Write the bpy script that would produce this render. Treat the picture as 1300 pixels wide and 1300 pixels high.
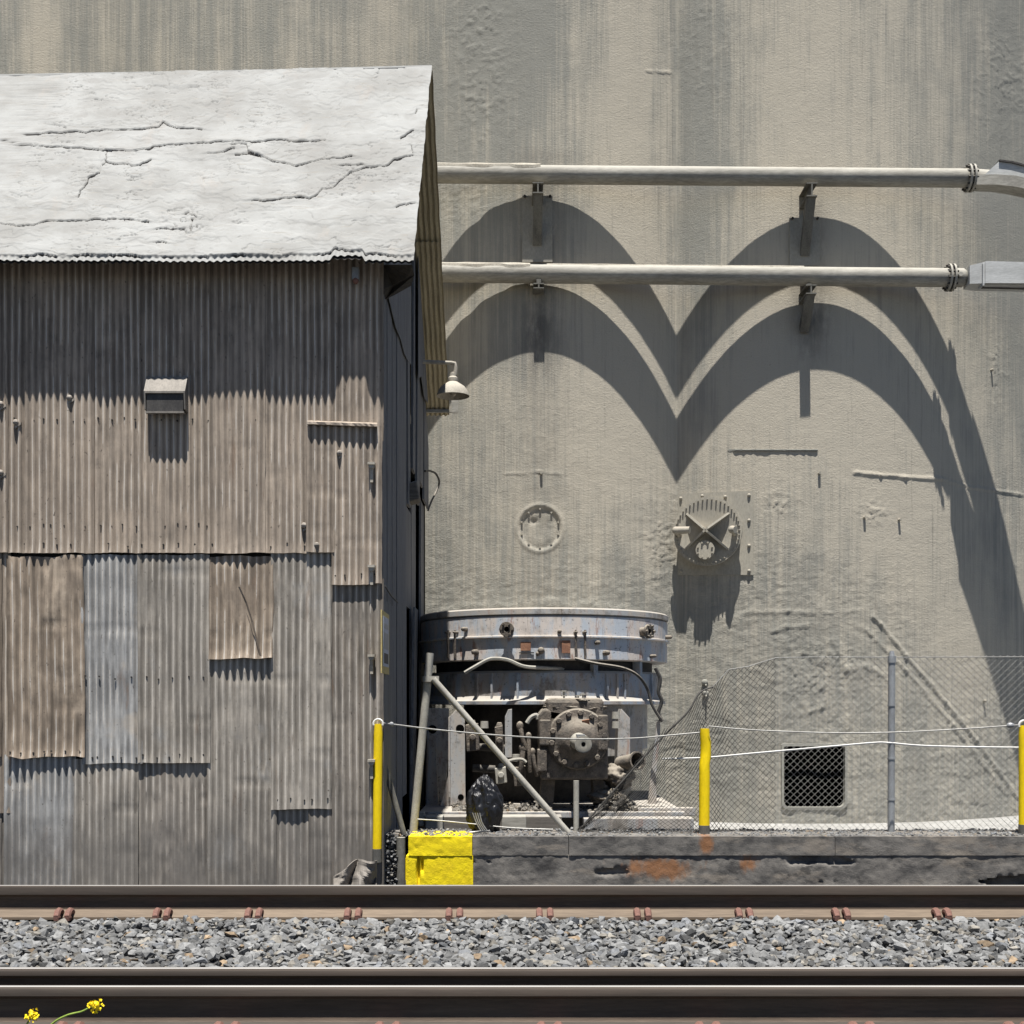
import bpy, bmesh, math, random
import numpy as np
from mathutils import Vector, Matrix

random.seed(7); rng = np.random.default_rng(11)
scene = bpy.context.scene
for o in list(bpy.data.objects): bpy.data.objects.remove(o)
col = scene.collection

# ------------------------------------------------------------------ camera
F, YH, HC = 1600.0, 895.0, 1.345
cam_d = bpy.data.cameras.new("camera"); cam = bpy.data.objects.new("camera", cam_d); col.objects.link(cam)
cam.location = (0, 0, HC); cam.rotation_euler = (math.radians(90), 0, 0)
cam_d.sensor_fit = 'HORIZONTAL'; cam_d.sensor_width = 36; cam_d.lens = F/1300*36
cam_d.shift_y = (YH-650)/1300; cam_d.clip_start = .1; cam_d.clip_end = 2000
scene.camera = cam

# ------------------------------------------------------------------ world and sun
TE, AZ = 3.6, 0.045
sun_to = Vector((-AZ, -1, TE)).normalized()
elev = math.asin(sun_to.z)
w = bpy.data.worlds.new("World"); scene.world = w; w.use_nodes = True
nt = w.node_tree; nt.nodes.clear()
sky = nt.nodes.new('ShaderNodeTexSky'); sky.sky_type = 'NISHITA'; sky.sun_disc = False
sky.sun_elevation = elev; sky.sun_rotation = math.radians(180)-math.atan2(-AZ, 1)*-1
sky.air_density = 0.7; sky.dust_density = 0.4; sky.ozone_density = 1.0; sky.altitude = 1200
bg = nt.nodes.new('ShaderNodeBackground'); bg.inputs[1].default_value = 0.05
ow = nt.nodes.new('ShaderNodeOutputWorld')
nt.links.new(sky.outputs[0], bg.inputs[0]); nt.links.new(bg.outputs[0], ow.inputs[0])
sl = bpy.data.lights.new("sun", 'SUN'); sl.energy = 5.0; sl.angle = math.radians(.5); sl.color = (1, .965, .91)
so = bpy.data.objects.new("sun", sl); col.objects.link(so)
so.rotation_euler = sun_to.to_track_quat('Z', 'Y').to_euler(); so.location = sun_to*60

scene.render.engine = 'CYCLES'
vs = scene.view_settings
vs.view_transform = 'Standard'; vs.look = 'None'; vs.gamma = 1; vs.use_curve_mapping = False
vs.exposure = 0.97

# ------------------------------------------------------------------ helpers
def P(px, py, Y):
    return Vector(((px-650)*Y/F, Y, HC+(YH-py)*Y/F))

_tab = rng.random((256, 256))
def vn(x, y, seed=0):
    x = np.asarray(x, float)+seed*17.31; y = np.asarray(y, float)+seed*9.17
    xi = np.floor(x).astype(int); yi = np.floor(y).astype(int); fx = x-xi; fy = y-yi
    fx = fx*fx*(3-2*fx); fy = fy*fy*(3-2*fy)
    g = lambda a, b: _tab[a & 255, b & 255]
    return (g(xi, yi)*(1-fx)+g(xi+1, yi)*fx)*(1-fy)+(g(xi, yi+1)*(1-fx)+g(xi+1, yi+1)*fx)*fy
def fbm(x, y, seed=0, oct=4, gain=.5):
    s = 0; a = 1; t = 0
    for i in range(oct):
        s = s+a*(vn(x*2**i, y*2**i, seed+i*3)-.5); t += a; a *= gain
    return s/t*2
def sstep(a, b, x):
    t = np.clip((np.asarray(x, float)-a)/(b-a), 0, 1); return t*t*(3-2*t)

ORG = {}
def tag(o, label=None, cat=None, group=None, kind=None):
    if label: o['label'] = label
    if cat: o['category'] = cat
    if group: o['group'] = group
    if kind: o['kind'] = kind
    return o
def thing(name, label, cat, loc=(0, 0, 0), group=None):
    o = bpy.data.objects.new(name, None); col.objects.link(o); o.location = loc
    o.empty_display_size = .1
    ORG[o.name] = Vector(loc); return tag(o, label, cat, group)
def link_mesh(name, me, mats, parent=None, org=None, smooth=False):
    o = bpy.data.objects.new(name, me); col.objects.link(o)
    for m in (mats if isinstance(mats, (list, tuple)) else [mats]): me.materials.append(m)
    if parent is not None:
        o.parent = parent; ORG[o.name] = ORG[parent.name]
        off = ORG[parent.name]
        me.transform(Matrix.Translation(-off))
    else:
        org = Vector(org) if org is not None else Vector((0, 0, 0))
        me.transform(Matrix.Translation(-org)); o.location = org; ORG[o.name] = org
    if smooth: me.shade_smooth()
    me.update(); return o

class MB:
    def __init__(s): s.v = []; s.f = []; s.m = []; s.mi = 0
    def add(s, vs, fs):
        b = len(s.v); s.v += [tuple(q) for q in vs]
        for f in fs: s.f.append(tuple(b+i for i in f)); s.m.append(s.mi)
        return s
    def box(s, lo, hi):
        x0, y0, z0 = lo; x1, y1, z1 = hi
        return s.add([(x0,y0,z0),(x1,y0,z0),(x1,y1,z0),(x0,y1,z0),(x0,y0,z1),(x1,y0,z1),(x1,y1,z1),(x0,y1,z1)],
              [(0,3,2,1),(4,5,6,7),(0,1,5,4),(1,2,6,5),(2,3,7,6),(3,0,4,7)])
    def obox(s, c, ax, ay, az):
        c, ax, ay, az = map(Vector, (c, ax, ay, az))
        vs = [c+sx*ax+sy*ay+sz*az for sz in (-1, 1) for sx, sy in ((-1,-1),(1,-1),(1,1),(-1,1))]
        return s.add(vs, [(0,3,2,1),(4,5,6,7),(0,1,5,4),(1,2,6,5),(2,3,7,6),(3,0,4,7)])
    def cyl(s, p0, p1, r0, r1=None, n=16, caps=True):
        p0, p1 = Vector(p0), Vector(p1); r1 = r0 if r1 is None else r1
        d = (p1-p0).normalized(); a = d.orthogonal().normalized(); b = d.cross(a)
        vs = []
        for p, r in ((p0, r0), (p1, r1)):
            for i in range(n):
                t = 2*math.pi*i/n; vs.append(p+(a*math.cos(t)+b*math.sin(t))*r)
        fs = [(i, (i+1) % n, n+(i+1) % n, n+i) for i in range(n)]
        if caps: fs += [tuple(range(n-1, -1, -1)), tuple(range(n, 2*n))]
        return s.add(vs, fs)
    def tube(s, pts, r, n=8, caps=True):
        pts = [Vector(p) for p in pts]; k = len(pts)
        rs = r if isinstance(r, (list, tuple)) else [r]*k
        up = None; vs = []
        for i, p in enumerate(pts):
            d = (pts[min(i+1, k-1)]-pts[max(i-1, 0)]).normalized()
            if up is None: up = d.orthogonal().normalized()
            up = (up-d*up.dot(d)).normalized(); b = d.cross(up)
            for j in range(n):
                t = 2*math.pi*j/n; vs.append(p+(up*math.cos(t)+b*math.sin(t))*rs[i])
        fs = [(i*n+j, i*n+(j+1) % n, (i+1)*n+(j+1) % n, (i+1)*n+j) for i in range(k-1) for j in range(n)]
        if caps: fs += [tuple(range(n-1, -1, -1)), tuple(range((k-1)*n, k*n))]
        return s.add(vs, fs)
    def lathe(s, prof, c, ax=(0,0,1), n=48, a0=0, a1=2*math.pi):
        c = Vector(c); ax = Vector(ax).normalized(); u = ax.orthogonal().normalized(); v = ax.cross(u)
        full = abs(a1-a0-2*math.pi) < 1e-6; m = n if full else n+1; vs = []
        for r, h in prof:
            for i in range(m):
                t = a0+(a1-a0)*i/n; vs.append(c+ax*h+(u*math.cos(t)+v*math.sin(t))*r)
        fs = []
        for k in range(len(prof)-1):
            for i in range(n):
                j = (i+1) % m; fs.append((k*m+i, k*m+j, (k+1)*m+j, (k+1)*m+i))
        return s.add(vs, fs)
    def prism(s, poly, d):
        d = Vector(d); poly = [Vector(p) for p in poly]; n = len(poly)
        return s.add(poly+[p+d for p in poly], [tuple(range(n-1, -1, -1)), tuple(range(n, 2*n))]+[(i, (i+1) % n, n+(i+1) % n, n+i) for i in range(n)])
    def ball(s, c, r, n=10, m=7, sc=(1,1,1)):
        c = Vector(c); vs = []; fs = []
        for j in range(m+1):
            t = math.pi*j/m
            for i in range(n):
                p = 2*math.pi*i/n; vs.append(c+Vector((r*sc[0]*math.sin(t)*math.cos(p), r*sc[1]*math.sin(t)*math.sin(p), r*sc[2]*math.cos(t))))
        for j in range(m):
            for i in range(n): fs.append((j*n+i, (j+1)*n+i, (j+1)*n+(i+1) % n, j*n+(i+1) % n))
        return s.add(vs, fs)
    def build(s, name, mats, parent=None, org=None, smooth=False, bevel=0, fix=True):
        me = bpy.data.meshes.new(name); me.from_pydata(s.v, [], s.f)
        if any(s.m): me.polygons.foreach_set('material_index', s.m)
        if fix:
            b = bmesh.new(); b.from_mesh(me); bmesh.ops.remove_doubles(b, verts=b.verts, dist=1e-6)
            bmesh.ops.recalc_face_normals(b, faces=b.faces); b.to_mesh(me); b.free()
        o = link_mesh(name, me, mats, parent, org, smooth)
        if smooth:
            try: me.set_sharp_from_angle(angle=math.radians(35))
            except Exception: pass
        if bevel:
            md = o.modifiers.new('bevel', 'BEVEL'); md.width = bevel; md.segments = 2; md.limit_method = 'ANGLE'
        return o
def grid_mesh(name, V, nu, nv, keep=None, attrs=None):
    """V: (nv,nu,3) numpy"""
    me = bpy.data.meshes.new(name)
    idx = np.arange(nu*nv).reshape(nv, nu)
    q = np.stack([idx[:-1, :-1], idx[:-1, 1:], idx[1:, 1:], idx[1:, :-1]], -1).reshape(-1, 4)
    if keep is not None: q = q[keep.reshape(-1)]
    nf = len(q)
    me.vertices.add(nu*nv); me.vertices.foreach_set('co', np.ascontiguousarray(V.reshape(-1), dtype=np.float32))
    me.loops.add(nf*4); me.loops.foreach_set('vertex_index', np.ascontiguousarray(q.reshape(-1), dtype=np.int32))
    me.polygons.add(nf); me.polygons.foreach_set('loop_start', np.arange(0, nf*4, 4, dtype=np.int32))
    me.update(calc_edges=True)
    for k, a in (attrs or {}).items():
        at = me.attributes.new(k, 'FLOAT', 'POINT'); at.data.foreach_set('value', np.ascontiguousarray(a.reshape(-1), dtype=np.float32))
    me.shade_smooth(); me.validate()
    return me

# ------------------------------------------------------------------ materials
class N:
    def __init__(s, name):
        s.m = bpy.data.materials.new(name); s.m.use_nodes = True; s.t = s.m.node_tree; s.t.nodes.clear()
        s.out = s.t.nodes.new('ShaderNodeOutputMaterial'); s.b = s.t.nodes.new('ShaderNodeBsdfPrincipled')
        s.t.links.new(s.b.outputs[0], s.out.inputs[0]); s.tc = s.t.nodes.new('ShaderNodeTexCoord')
    def L(s, a, b): s.t.links.new(a, b)
    def val(s, sock, v):
        if hasattr(v, 'is_output') or isinstance(v, bpy.types.NodeSocket): s.L(v, sock)
        else: sock.default_value = v
    def noise(s, scale, detail=6, rough=.6, sc=(1,1,1), off=(0,0,0), dist=0, coord='Object'):
        mp = s.t.nodes.new('ShaderNodeMapping'); s.L(s.tc.outputs[coord], mp.inputs[0])
        mp.inputs['Scale'].default_value = sc; mp.inputs['Location'].default_value = off
        n = s.t.nodes.new('ShaderNodeTexNoise'); s.L(mp.outputs[0], n.inputs['Vector'])
        n.inputs['Scale'].default_value = scale; n.inputs['Detail'].default_value = detail
        n.inputs['Roughness'].default_value = rough; n.inputs['Distortion'].default_value = dist
        return n.outputs[0]
    def ramp(s, x, a, b, lo=0., hi=1.):
        n = s.t.nodes.new('ShaderNodeMapRange'); n.interpolation_type = 'SMOOTHSTEP'; s.val(n.inputs[0], x)
        n.inputs[1].default_value = a; n.inputs[2].default_value = b; n.inputs[3].default_value = lo; n.inputs[4].default_value = hi
        return n.outputs[0]
    def math(s, op, a, b=0.):
        n = s.t.nodes.new('ShaderNodeMath'); n.operation = op; s.val(n.inputs[0], a); s.val(n.inputs[1], b); return n.outputs[0]
    def mix(s, f, a, b, mode='MIX'):
        n = s.t.nodes.new('ShaderNodeMix'); n.data_type = 'RGBA'; n.blend_type = mode
        s.val(n.inputs[0], f)
        for i, v in ((6, a), (7, b)):
            if isinstance(v, tuple): v = (*v, 1)[:4]
            s.val(n.inputs[i], v)
        return n.outputs[2]
    def attr(s, name, out='Fac'):
        n = s.t.nodes.new('ShaderNodeAttribute'); n.attribute_name = name; return n.outputs[out]
    def up(s):
        g = s.t.nodes.new('ShaderNodeNewGeometry'); sp = s.t.nodes.new('ShaderNodeSeparateXYZ'); s.L(g.outputs['Normal'], sp.inputs[0]); return sp.outputs[2]
    def bump(s, h, strength=.5, dist=.01):
        n = s.t.nodes.new('ShaderNodeBump'); s.val(n.inputs['Height'], h); n.inputs['Strength'].default_value = strength
        n.inputs['Distance'].default_value = dist; s.L(n.outputs[0], s.b.inputs['Normal'])
    def done(s, c, rough=.85, metal=0., spec=.3):
        if isinstance(c, tuple): c = (*c, 1)[:4]
        s.val(s.b.inputs['Base Color'], c); s.val(s.b.inputs['Roughness'], rough); s.val(s.b.inputs['Metallic'], metal)
        s.b.inputs['Specular IOR Level'].default_value = spec
        return s.m

def generic(name, c1, c2, scale=6, sc=(1,1,1), rough=.85, metal=0., bump=.4, bdist=.006, bscale=40, dust=None, dustamt=.7, c3=None, c3lo=.58, c3hi=.68, spec=.3, fine=.25):
    n = N(name)
    a = n.noise(scale, 5, .62, sc); c = n.mix(n.ramp(a, .36, .64), c1, c2)
    if c3: c = n.mix(n.ramp(n.noise(scale*1.7, 8, .7, sc, (7, 3, 1)), c3lo, c3hi), c, c3)
    f = n.noise(scale*9, 3, .7, sc, (1, 5, 9))
    c = n.mix(fine*2, c, n.mix(n.ramp(f, .3, .7), (.55, .55, .55), (1.2, 1.2, 1.2)), 'MULTIPLY') if fine else c
    if dust:
        d = n.math('MULTIPLY', n.ramp(n.up(), .15, .75), n.ramp(n.noise(scale*2.5, 6, .65, (1,1,1), (3, 3, 3)), .2, .55))
        c = n.mix(n.math('MULTIPLY', d, dustamt), c, dust)
    n.bump(n.noise(bscale, 3, .65, sc), bump, bdist)
    return n.done(c, rough, metal, spec)

DUST = (.34, .30, .245)
M = {}
def wall_mat():
    n = N('silo_concrete')
    tone = n.attr('tone'); soot = n.attr('soot')
    s1 = n.noise(1.0, 7, .65, (9, 9, .35)); s2 = n.noise(1.0, 5, .6, (32, 32, .6), (3, 1, 2)); s3 = n.noise(2.2, 6, .6, (1, 1, .7))
    t = n.math('ADD', tone, n.math('MULTIPLY', n.math('SUBTRACT', s1, .5), .95))
    t = n.math('ADD', t, n.math('MULTIPLY', n.math('SUBTRACT', s2, .5), .85))
    t = n.math('ADD', t, n.math('MULTIPLY', n.math('SUBTRACT', s3, .5), .7))
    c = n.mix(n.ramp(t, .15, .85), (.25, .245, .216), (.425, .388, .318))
    fl = n.noise(1., 6, .7, (60, 60, 5), (5, 5, 5))
    c = n.mix(n.ramp(fl, .60, .74, 0, .55), c, (.52, .485, .41))
    pit = n.noise(38, 4, .7)
    c = n.mix(n.ramp(pit, .63, .71, 0, .5), c, (.15, .137, .112))
    ds = n.noise(1., 6, .7, (14, 14, .45), (11, 4, 6)); c = n.mix(n.ramp(ds, .57, .72, 0, .5), c, (.20, .19, .165))
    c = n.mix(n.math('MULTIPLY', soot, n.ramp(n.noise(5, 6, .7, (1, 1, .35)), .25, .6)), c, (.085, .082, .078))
    h = n.math('ADD', n.noise(70, 4, .75), n.math('MULTIPLY', n.noise(24, 4, .7, (1, 1, 1.5), (2, 2, 2)), 1.2))
    fk = n.math('ADD', n.ramp(n.noise(15, 5, .72, (1, 1, 1.6), (4, 8, 1)), .49, .58), n.math('MULTIPLY', n.ramp(n.noise(31, 4, .72, (1, 1, 1.5), (9, 8, 7)), .54, .62), .7))
    h = n.math('ADD', h, n.math('MULTIPLY', n.math('MULTIPLY', fk, n.attr('rough')), .6))
    n.bump(h, .55, .010)
    return n.done(c, .93, 0, .12)
M['wall'] = wall_mat()
def roof_mat():
    n = N('roof_crust')
    a = n.noise(1.1, 7, .65, (1, 1, 1)); c = n.mix(n.ramp(a, .35, .68), (.30, .303, .295), (.225, .223, .213))
    st = n.noise(1., 6, .65, (4, 30, 30), (2, 0, 0)); c = n.mix(n.ramp(st, .56, .7, 0, .5), c, (.24, .22, .19))
    pk = n.noise(1., 5, .7, (3, 1.2, 1.2), (4, 1, 0)); c = n.mix(n.ramp(pk, .58, .72, 0, .35), c, (.30, .27, .24))
    fl = n.noise(1., 5, .75, (13, 46, 46), (9, 0, 0)); c = n.mix(n.ramp(fl, .645, .70, 0, .7), c, (.14, .135, .125))
    gm = n.noise(2.3, 6, .7, (1, 1.6, 1.6), (6, 2, 1)); c = n.mix(n.ramp(gm, .48, .68, 0, .6), c, (.215, .21, .2))
    c = n.mix(n.ramp(n.attr('crack'), .35, .9), c, (.045, .042, .04))
    n.bump(n.math('ADD', n.noise(28, 7, .7, (1, 2.5, 2.5)), n.math('MULTIPLY', n.noise(7, 5, .6), .6)), .3, .010)
    return n.done(c, .92, 0, .15)
M['roof'] = roof_mat()
def sheet_mat(name, c1, c2, c3, blotch=.5, sc=(1, 1, .12)):
    n = N(name)
    oi = n.t.nodes.new('ShaderNodeObjectInfo'); rnd = oi.outputs['Random']
    off = n.t.nodes.new('ShaderNodeCombineXYZ')
    for i in range(3): n.L(n.math('MULTIPLY', rnd, 37.0+i*11), off.inputs[i])
    va = n.t.nodes.new('ShaderNodeVectorMath'); n.L(n.tc.outputs['Object'], va.inputs[0]); n.L(off.outputs[0], va.inputs[1])
    n.tc = type('T', (), {'outputs': {'Object': va.outputs[0]}})()
    a = n.noise(1., 7, .65, (7, 7, .8)); b = n.noise(2.4, 7, .65, (1, 1, .8), (3, 3, 3)); s = n.noise(1., 6, .7, (38, 38, 1.2), (1, 2, 3))
    md = n.noise(4.5, 5, .68, (1, 1, .55), (2, 9, 4)); c = n.mix(n.ramp(a, .35, .65), c1, c2); c = n.mix(.38, c, n.mix(n.ramp(md, .36, .64), (.62, .61, .60), (1.28, 1.26, 1.23)), 'MULTIPLY'); c = n.mix(n.ramp(b, .64-.25*blotch, .84-.25*blotch), c, c3)
    c = n.mix(.5, c, n.mix(n.ramp(s, .32, .68), (.55, .54, .53), (1.3, 1.29, 1.27)), 'MULTIPLY')
    cr = n.attr('rib_shade'); c = n.mix(n.ramp(cr, .35, -.9, 0, .75), c, n.mix(1., c, (.45, .44, .43), 'MULTIPLY')); c = n.mix(n.math('MULTIPLY', n.ramp(cr, .72, .97), n.ramp(n.noise(1., 5, .7, (11, 11, 2.6), (8, 1, 4)), .34, .56, .1, .85)), c, (.54, .50, .445))  # rib highlights and valley shading painted into the sheet colour
    sp = n.noise(26, 4, .72, (1, 1, .7)); c = n.mix(n.ramp(sp, .64, .70, 0, .8), c, (.045, .035, .028))
    rs = n.noise(1., 5, .7, (6, 6, 1.1), (13, 7, 2)); c = n.mix(n.ramp(rs, .60, .74, 0, .55), c, (.165, .105, .068))
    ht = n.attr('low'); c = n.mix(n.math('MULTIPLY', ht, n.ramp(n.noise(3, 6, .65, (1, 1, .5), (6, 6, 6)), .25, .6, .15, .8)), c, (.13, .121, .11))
    c = n.mix(.6, c, n.mix(rnd, (.86, .85, .84), (1.1, 1.1, 1.1)), 'MULTIPLY')
    n.bump(n.noise(26, 3, .7, (1, 1, .4)), .3, .006)
    return n.done(c, .72, .0, .35)
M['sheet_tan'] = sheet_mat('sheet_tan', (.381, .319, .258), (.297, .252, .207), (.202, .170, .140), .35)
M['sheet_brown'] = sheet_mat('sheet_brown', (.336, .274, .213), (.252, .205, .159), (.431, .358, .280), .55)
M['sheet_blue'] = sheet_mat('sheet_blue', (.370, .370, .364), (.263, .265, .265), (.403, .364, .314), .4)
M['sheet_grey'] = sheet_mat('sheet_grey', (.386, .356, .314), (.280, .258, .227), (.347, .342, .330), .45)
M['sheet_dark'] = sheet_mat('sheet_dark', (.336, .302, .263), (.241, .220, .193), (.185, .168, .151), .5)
M['roof_under'] = generic('roof_underside_sheet', (.42, .36, .235), (.34, .29, .19), 3, (9, 1, 1), .8, 0, .2, fine=.3)
M['plank'] = generic('weathered_plank', (.20, .20, .205), (.125, .127, .132), 2, (14, 14, .5), .9, 0, .5, .004, 60, fine=.35)
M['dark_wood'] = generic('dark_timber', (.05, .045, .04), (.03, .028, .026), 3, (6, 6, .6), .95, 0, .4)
M['timber'] = generic('dusty_timber', (.17, .155, .135), (.11, .1, .09), 3, (.6, 8, 8), .95, 0, .5, .005, 50, dust=(.36, .34, .3), dustamt=.8)
M['pipe'] = generic('pipe_paint', (.34, .325, .285), (.25, .238, .207), 1.4, (.6, 3, 3), .8, 0, .2, .004, 60, dust=(.37, .355, .31), dustamt=.75, fine=.25)
M['crust'] = generic('pipe_crust', (.37, .345, .29), (.29, .265, .22), 5, (1, 1, 1), .95, 0, .6, .01, 30)
M['duct'] = generic('galvanised_duct', (.47, .475, .465), (.38, .385, .375), 2.5, (.5, 1, 2.5), .6, 0., .15, .004, 30, fine=.15)
M['steel'] = generic('bracket_steel', (.16, .155, .135), (.10, .097, .088), 7, (1, 1, .5), .8, .1, .3, dust=(.36, .335, .28), dustamt=.8)
M['galv'] = generic('galvanised_steel', (.33, .34, .345), (.26, .265, .27), 9, (1, 1, .6), .5, .35, .2, .002, 80, fine=.15)
M['galv_dusty'] = generic('dusty_pipe_steel', (.36, .345, .30), (.29, .275, .24), 8, (1, 1, .6), .75, 0, .2, .003, 60, fine=.2)
M['plate'] = generic('painted_plate', (.30, .283, .24), (.35, .325, .268), 4, (1, 1, .5), .85, 0, .3, .004, 50, dust=DUST, fine=.15)
M['iron'] = generic('grimy_iron', (.16, .135, .11), (.085, .075, .066), 8, (1, 1, 1), .9, 0, .8, .012, 35, dust=(.27, .24, .195), dustamt=.8, c3=(.24, .2, .155))
M['iron_dark'] = generic('dark_iron', (.06, .056, .052), (.035, .033, .032), 8, (1, 1, 1), .8, .1, .5, dust=(.2, .18, .15), dustamt=.5)
def mach_mat(name, blue, rustmix, base=(.27, .245, .215), grime=.8):
    n = N(name)
    a = n.noise(1., 7, .68, (5, 5, 1.5)); b = n.noise(1., 7, .7, (7, 7, 2.2), (4, 4, 4)); d = n.noise(1., 6, .7, (26, 26, 1.2), (2, 2, 8))
    c = n.mix(n.ramp(a, .42, .58), base, blue)
    c = n.mix(n.ramp(b, .56, .66, 0, rustmix), c, (.27, .135, .09))
    c = n.mix(n.ramp(d, .6, .7, 0, .65), c, (.13, .085, .06)); c = n.mix(n.ramp(d, .40, .30, 0, .4), c, (.34, .3, .26))
    sp = n.noise(24, 5, .75); c = n.mix(n.ramp(sp, .58, .68, 0, .85), c, (.06, .05, .045)); gr = n.noise(2.6, 7, .72, (1, 1, .7), (9, 2, 5)); c = n.mix(n.ramp(gr, .50, .66, 0, grime), c, (.10, .088, .075))
    du = n.math('MULTIPLY', n.ramp(n.up(), .2, .7), n.ramp(n.noise(6, 5, .6), .2, .5)); c = n.mix(n.math('MULTIPLY', du, .85), c, (.36, .33, .285))
    n.bump(n.noise(30, 6, .7), .4, .006)
    return n.done(c, .75, 0, .3)
M['mach'] = mach_mat('machine_band_paint', (.42, .455, .495), .75, (.54, .485, .44), .35)
M['mach2'] = mach_mat('machine_ring_paint', (.27, .31, .36), .5, (.32, .295, .27))
M['mach3'] = mach_mat('machine_leg_paint', (.33, .335, .335), .5, (.38, .345, .305))
M['rust'] = generic('rust_plate', (.30, .16, .10), (.22, .11, .07), 10, rough=.9)
def yellow_mat():
    n = N('yellow_paint')
    a = n.noise(7, 7, .7); c = n.mix(n.ramp(a, .35, .7), (.78, .60, .004), (.66, .48, .006))
    c = n.mix(n.ramp(n.noise(16, 7, .75, (1, 1, .6)), .64, .70, 0, .85), c, (.16, .13, .07))
    n.bump(n.noise(40, 6, .7), .3, .004); return n.done(c, .55, 0, .4)
M['yellow'] = yellow_mat()
M['yellow_post'] = generic('yellow_post_paint', (.80, .58, .004), (.72, .51, .006), 5, (1, 1, .4), .5, 0, .25, .003, 40, c3=(.42, .29, .02), c3lo=.68, c3hi=.76, fine=.12)
def plat_mat():
    n = N('platform_concrete')
    a = n.noise(3.2, 8, .7, (1, 1, 1.5)); c = n.mix(n.ramp(a, .36, .66), (.185, .172, .155), (.075, .072, .069))
    b = n.noise(1.3, 7, .7, (1, 1, 3), (5, 5, 5)); c = n.mix(n.ramp(b, .52, .64, 0, .75), c, (.235, .205, .17))
    bk = n.noise(2.6, 6, .7, (1, 1, 2.2), (8, 3, 2)); c = n.mix(n.ramp(bk, .56, .66, 0, .7), c, (.045, .043, .042))
    c = n.mix(n.ramp(n.math('ADD', n.math('MULTIPLY', n.attr('rust'), .55), n.math('MULTIPLY', n.noise(7, 7, .75, (1, 1, .5)), .9)), .60, .88, 0, .85), c, (.25, .115, .05))
    c = n.mix(n.ramp(n.noise(34, 5, .75), .63, .71, 0, .7), c, (.28, .26, .23))
    c = n.mix(n.attr('yel'), c, n.mix(n.ramp(n.noise(17, 6, .78), .64, .70), n.mix(n.ramp(n.noise(6, 7, .7), .35, .7), (.80, .635, .012), (.66, .50, .014)), (.15, .12, .07)))
    n.bump(n.math('ADD', n.noise(22, 5, .75), n.noise(75, 3, .7)), .42, .010)
    return n.done(c, .9, 0, .2)
M['plat'] = plat_mat()
M['floor'] = generic('pale_concrete_floor', (.32, .315, .30), (.26, .255, .24), 2, rough=.9, bump=.3)
M['ground'] = generic('asphalt_ground', (.06, .058, .056), (.042, .041, .04), 1.2, rough=.95, bump=.8, bdist=.02, bscale=18)
M['bed'] = generic('ballast_bed_dirt', (.10, .097, .092), (.06, .058, .055), 10, rough=.95, bump=.8, bdist=.02, bscale=30)
def stone_mat():
    n = N('ballast_stone'); c = n.attr('scol', 'Color')
    c = n.mix(.7, c, n.mix(n.ramp(n.noise(45, 6, .7), .3, .7), (.62, .62, .62), (1.28, 1.27, 1.25)), 'MULTIPLY')
    n.bump(n.noise(70, 6, .7), .5, .006); return n.done(c, .88, 0, .25)
M['stone'] = stone_mat()
M['rail_top'] = generic('polished_rail_steel', (.58, .57, .55), (.46, .45, .435), 3, (.4, 14, 14), .3, .25, .08, .001, 60, fine=.12)
M['rail_side'] = generic('brown_rail_steel', (.095, .068, .048), (.062, .045, .032), 2.5, (.4, 5, 5), .6, .15, .25, .003, 60, fine=.2)
M['rail_head'] = generic('rail_head_side', (.074, .058, .046), (.052, .042, .034), 2, (.3, 8, 8), .5, .0, .15, .002, 60, fine=.15)
M['rail_foot'] = generic('dusty_rail_foot', (.175, .135, .098), (.135, .104, .076), 2, (.4, 5, 5), .8, 0, .3, .003, 50, fine=.2)
M['rail_foot_dark'] = generic('brown_rail_foot', (.075, .062, .052), (.055, .046, .039), 2, (.4, 5, 5), .8, 0, .3, .003, 50, fine=.2)
M['clip'] = generic('rusty_clip', (.22, .115, .09), (.16, .085, .067), 20, rough=.8)
def bag_mat():
    n = N('black_plastic'); n.bump(n.noise(13, 3, .5, (1, 1, .6), dist=1.2), .8, .03); return n.done((.010, .010, .012), .38, 0, .45)
M['bag'] = bag_mat()
M['wire'] = generic('fence_wire', (.34, .335, .315), (.26, .255, .24), 12, rough=.5, metal=.3, bump=.1)
M['wire_dark'] = generic('old_fence_wire', (.05, .047, .043), (.08, .076, .07), 6, rough=.7, metal=.1, bump=.1)
M['rope'] = generic('white_rope', (.72, .71, .68), (.60, .59, .56), 30, rough=.9, bump=.6, bdist=.003, bscale=120)
M['cable'] = generic('black_cable', (.05, .048, .045), (.03, .03, .03), 10, rough=.6, dust=DUST, dustamt=.6)
M['white'] = generic('white_enamel', (.40, .37, .315), (.31, .285, .24), 6, rough=.75, bump=.2, dust=(.38, .35, .295))
M['black'] = generic('black_void', (.004, .004, .004), (.003, .003, .003), 5, rough=1, bump=0, spec=0.)  # near-black colour paints in the darkness of openings, bores and gaps
M['vent_face'] = generic('vent_flap', (.08, .075, .07), (.055, .052, .05), 9, (1, 1, .5), .6, .3, .2)
M['vent'] = generic('vent_sheet', (.23, .21, .185), (.18, .165, .145), 7, (1, 1, .5), .65, .1, .2, fine=.2)
M['stem'] = generic('plant_stem', (.22, .30, .05), (.16, .24, .04), 20, rough=.7, bump=.1)
M['petal'] = generic('yellow_petal', (.85, .66, .01), (.78, .56, .01), 60, rough=.6, bump=.1)
M['sign_face'] = generic('sign_panel', (.42, .46, .54), (.34, .38, .46), 9, rough=.5, bump=.1)
M['sign_edge'] = generic('sign_border', (.50, .40, .16), (.42, .34, .16), 9, rough=.7, bump=.1)

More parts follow.
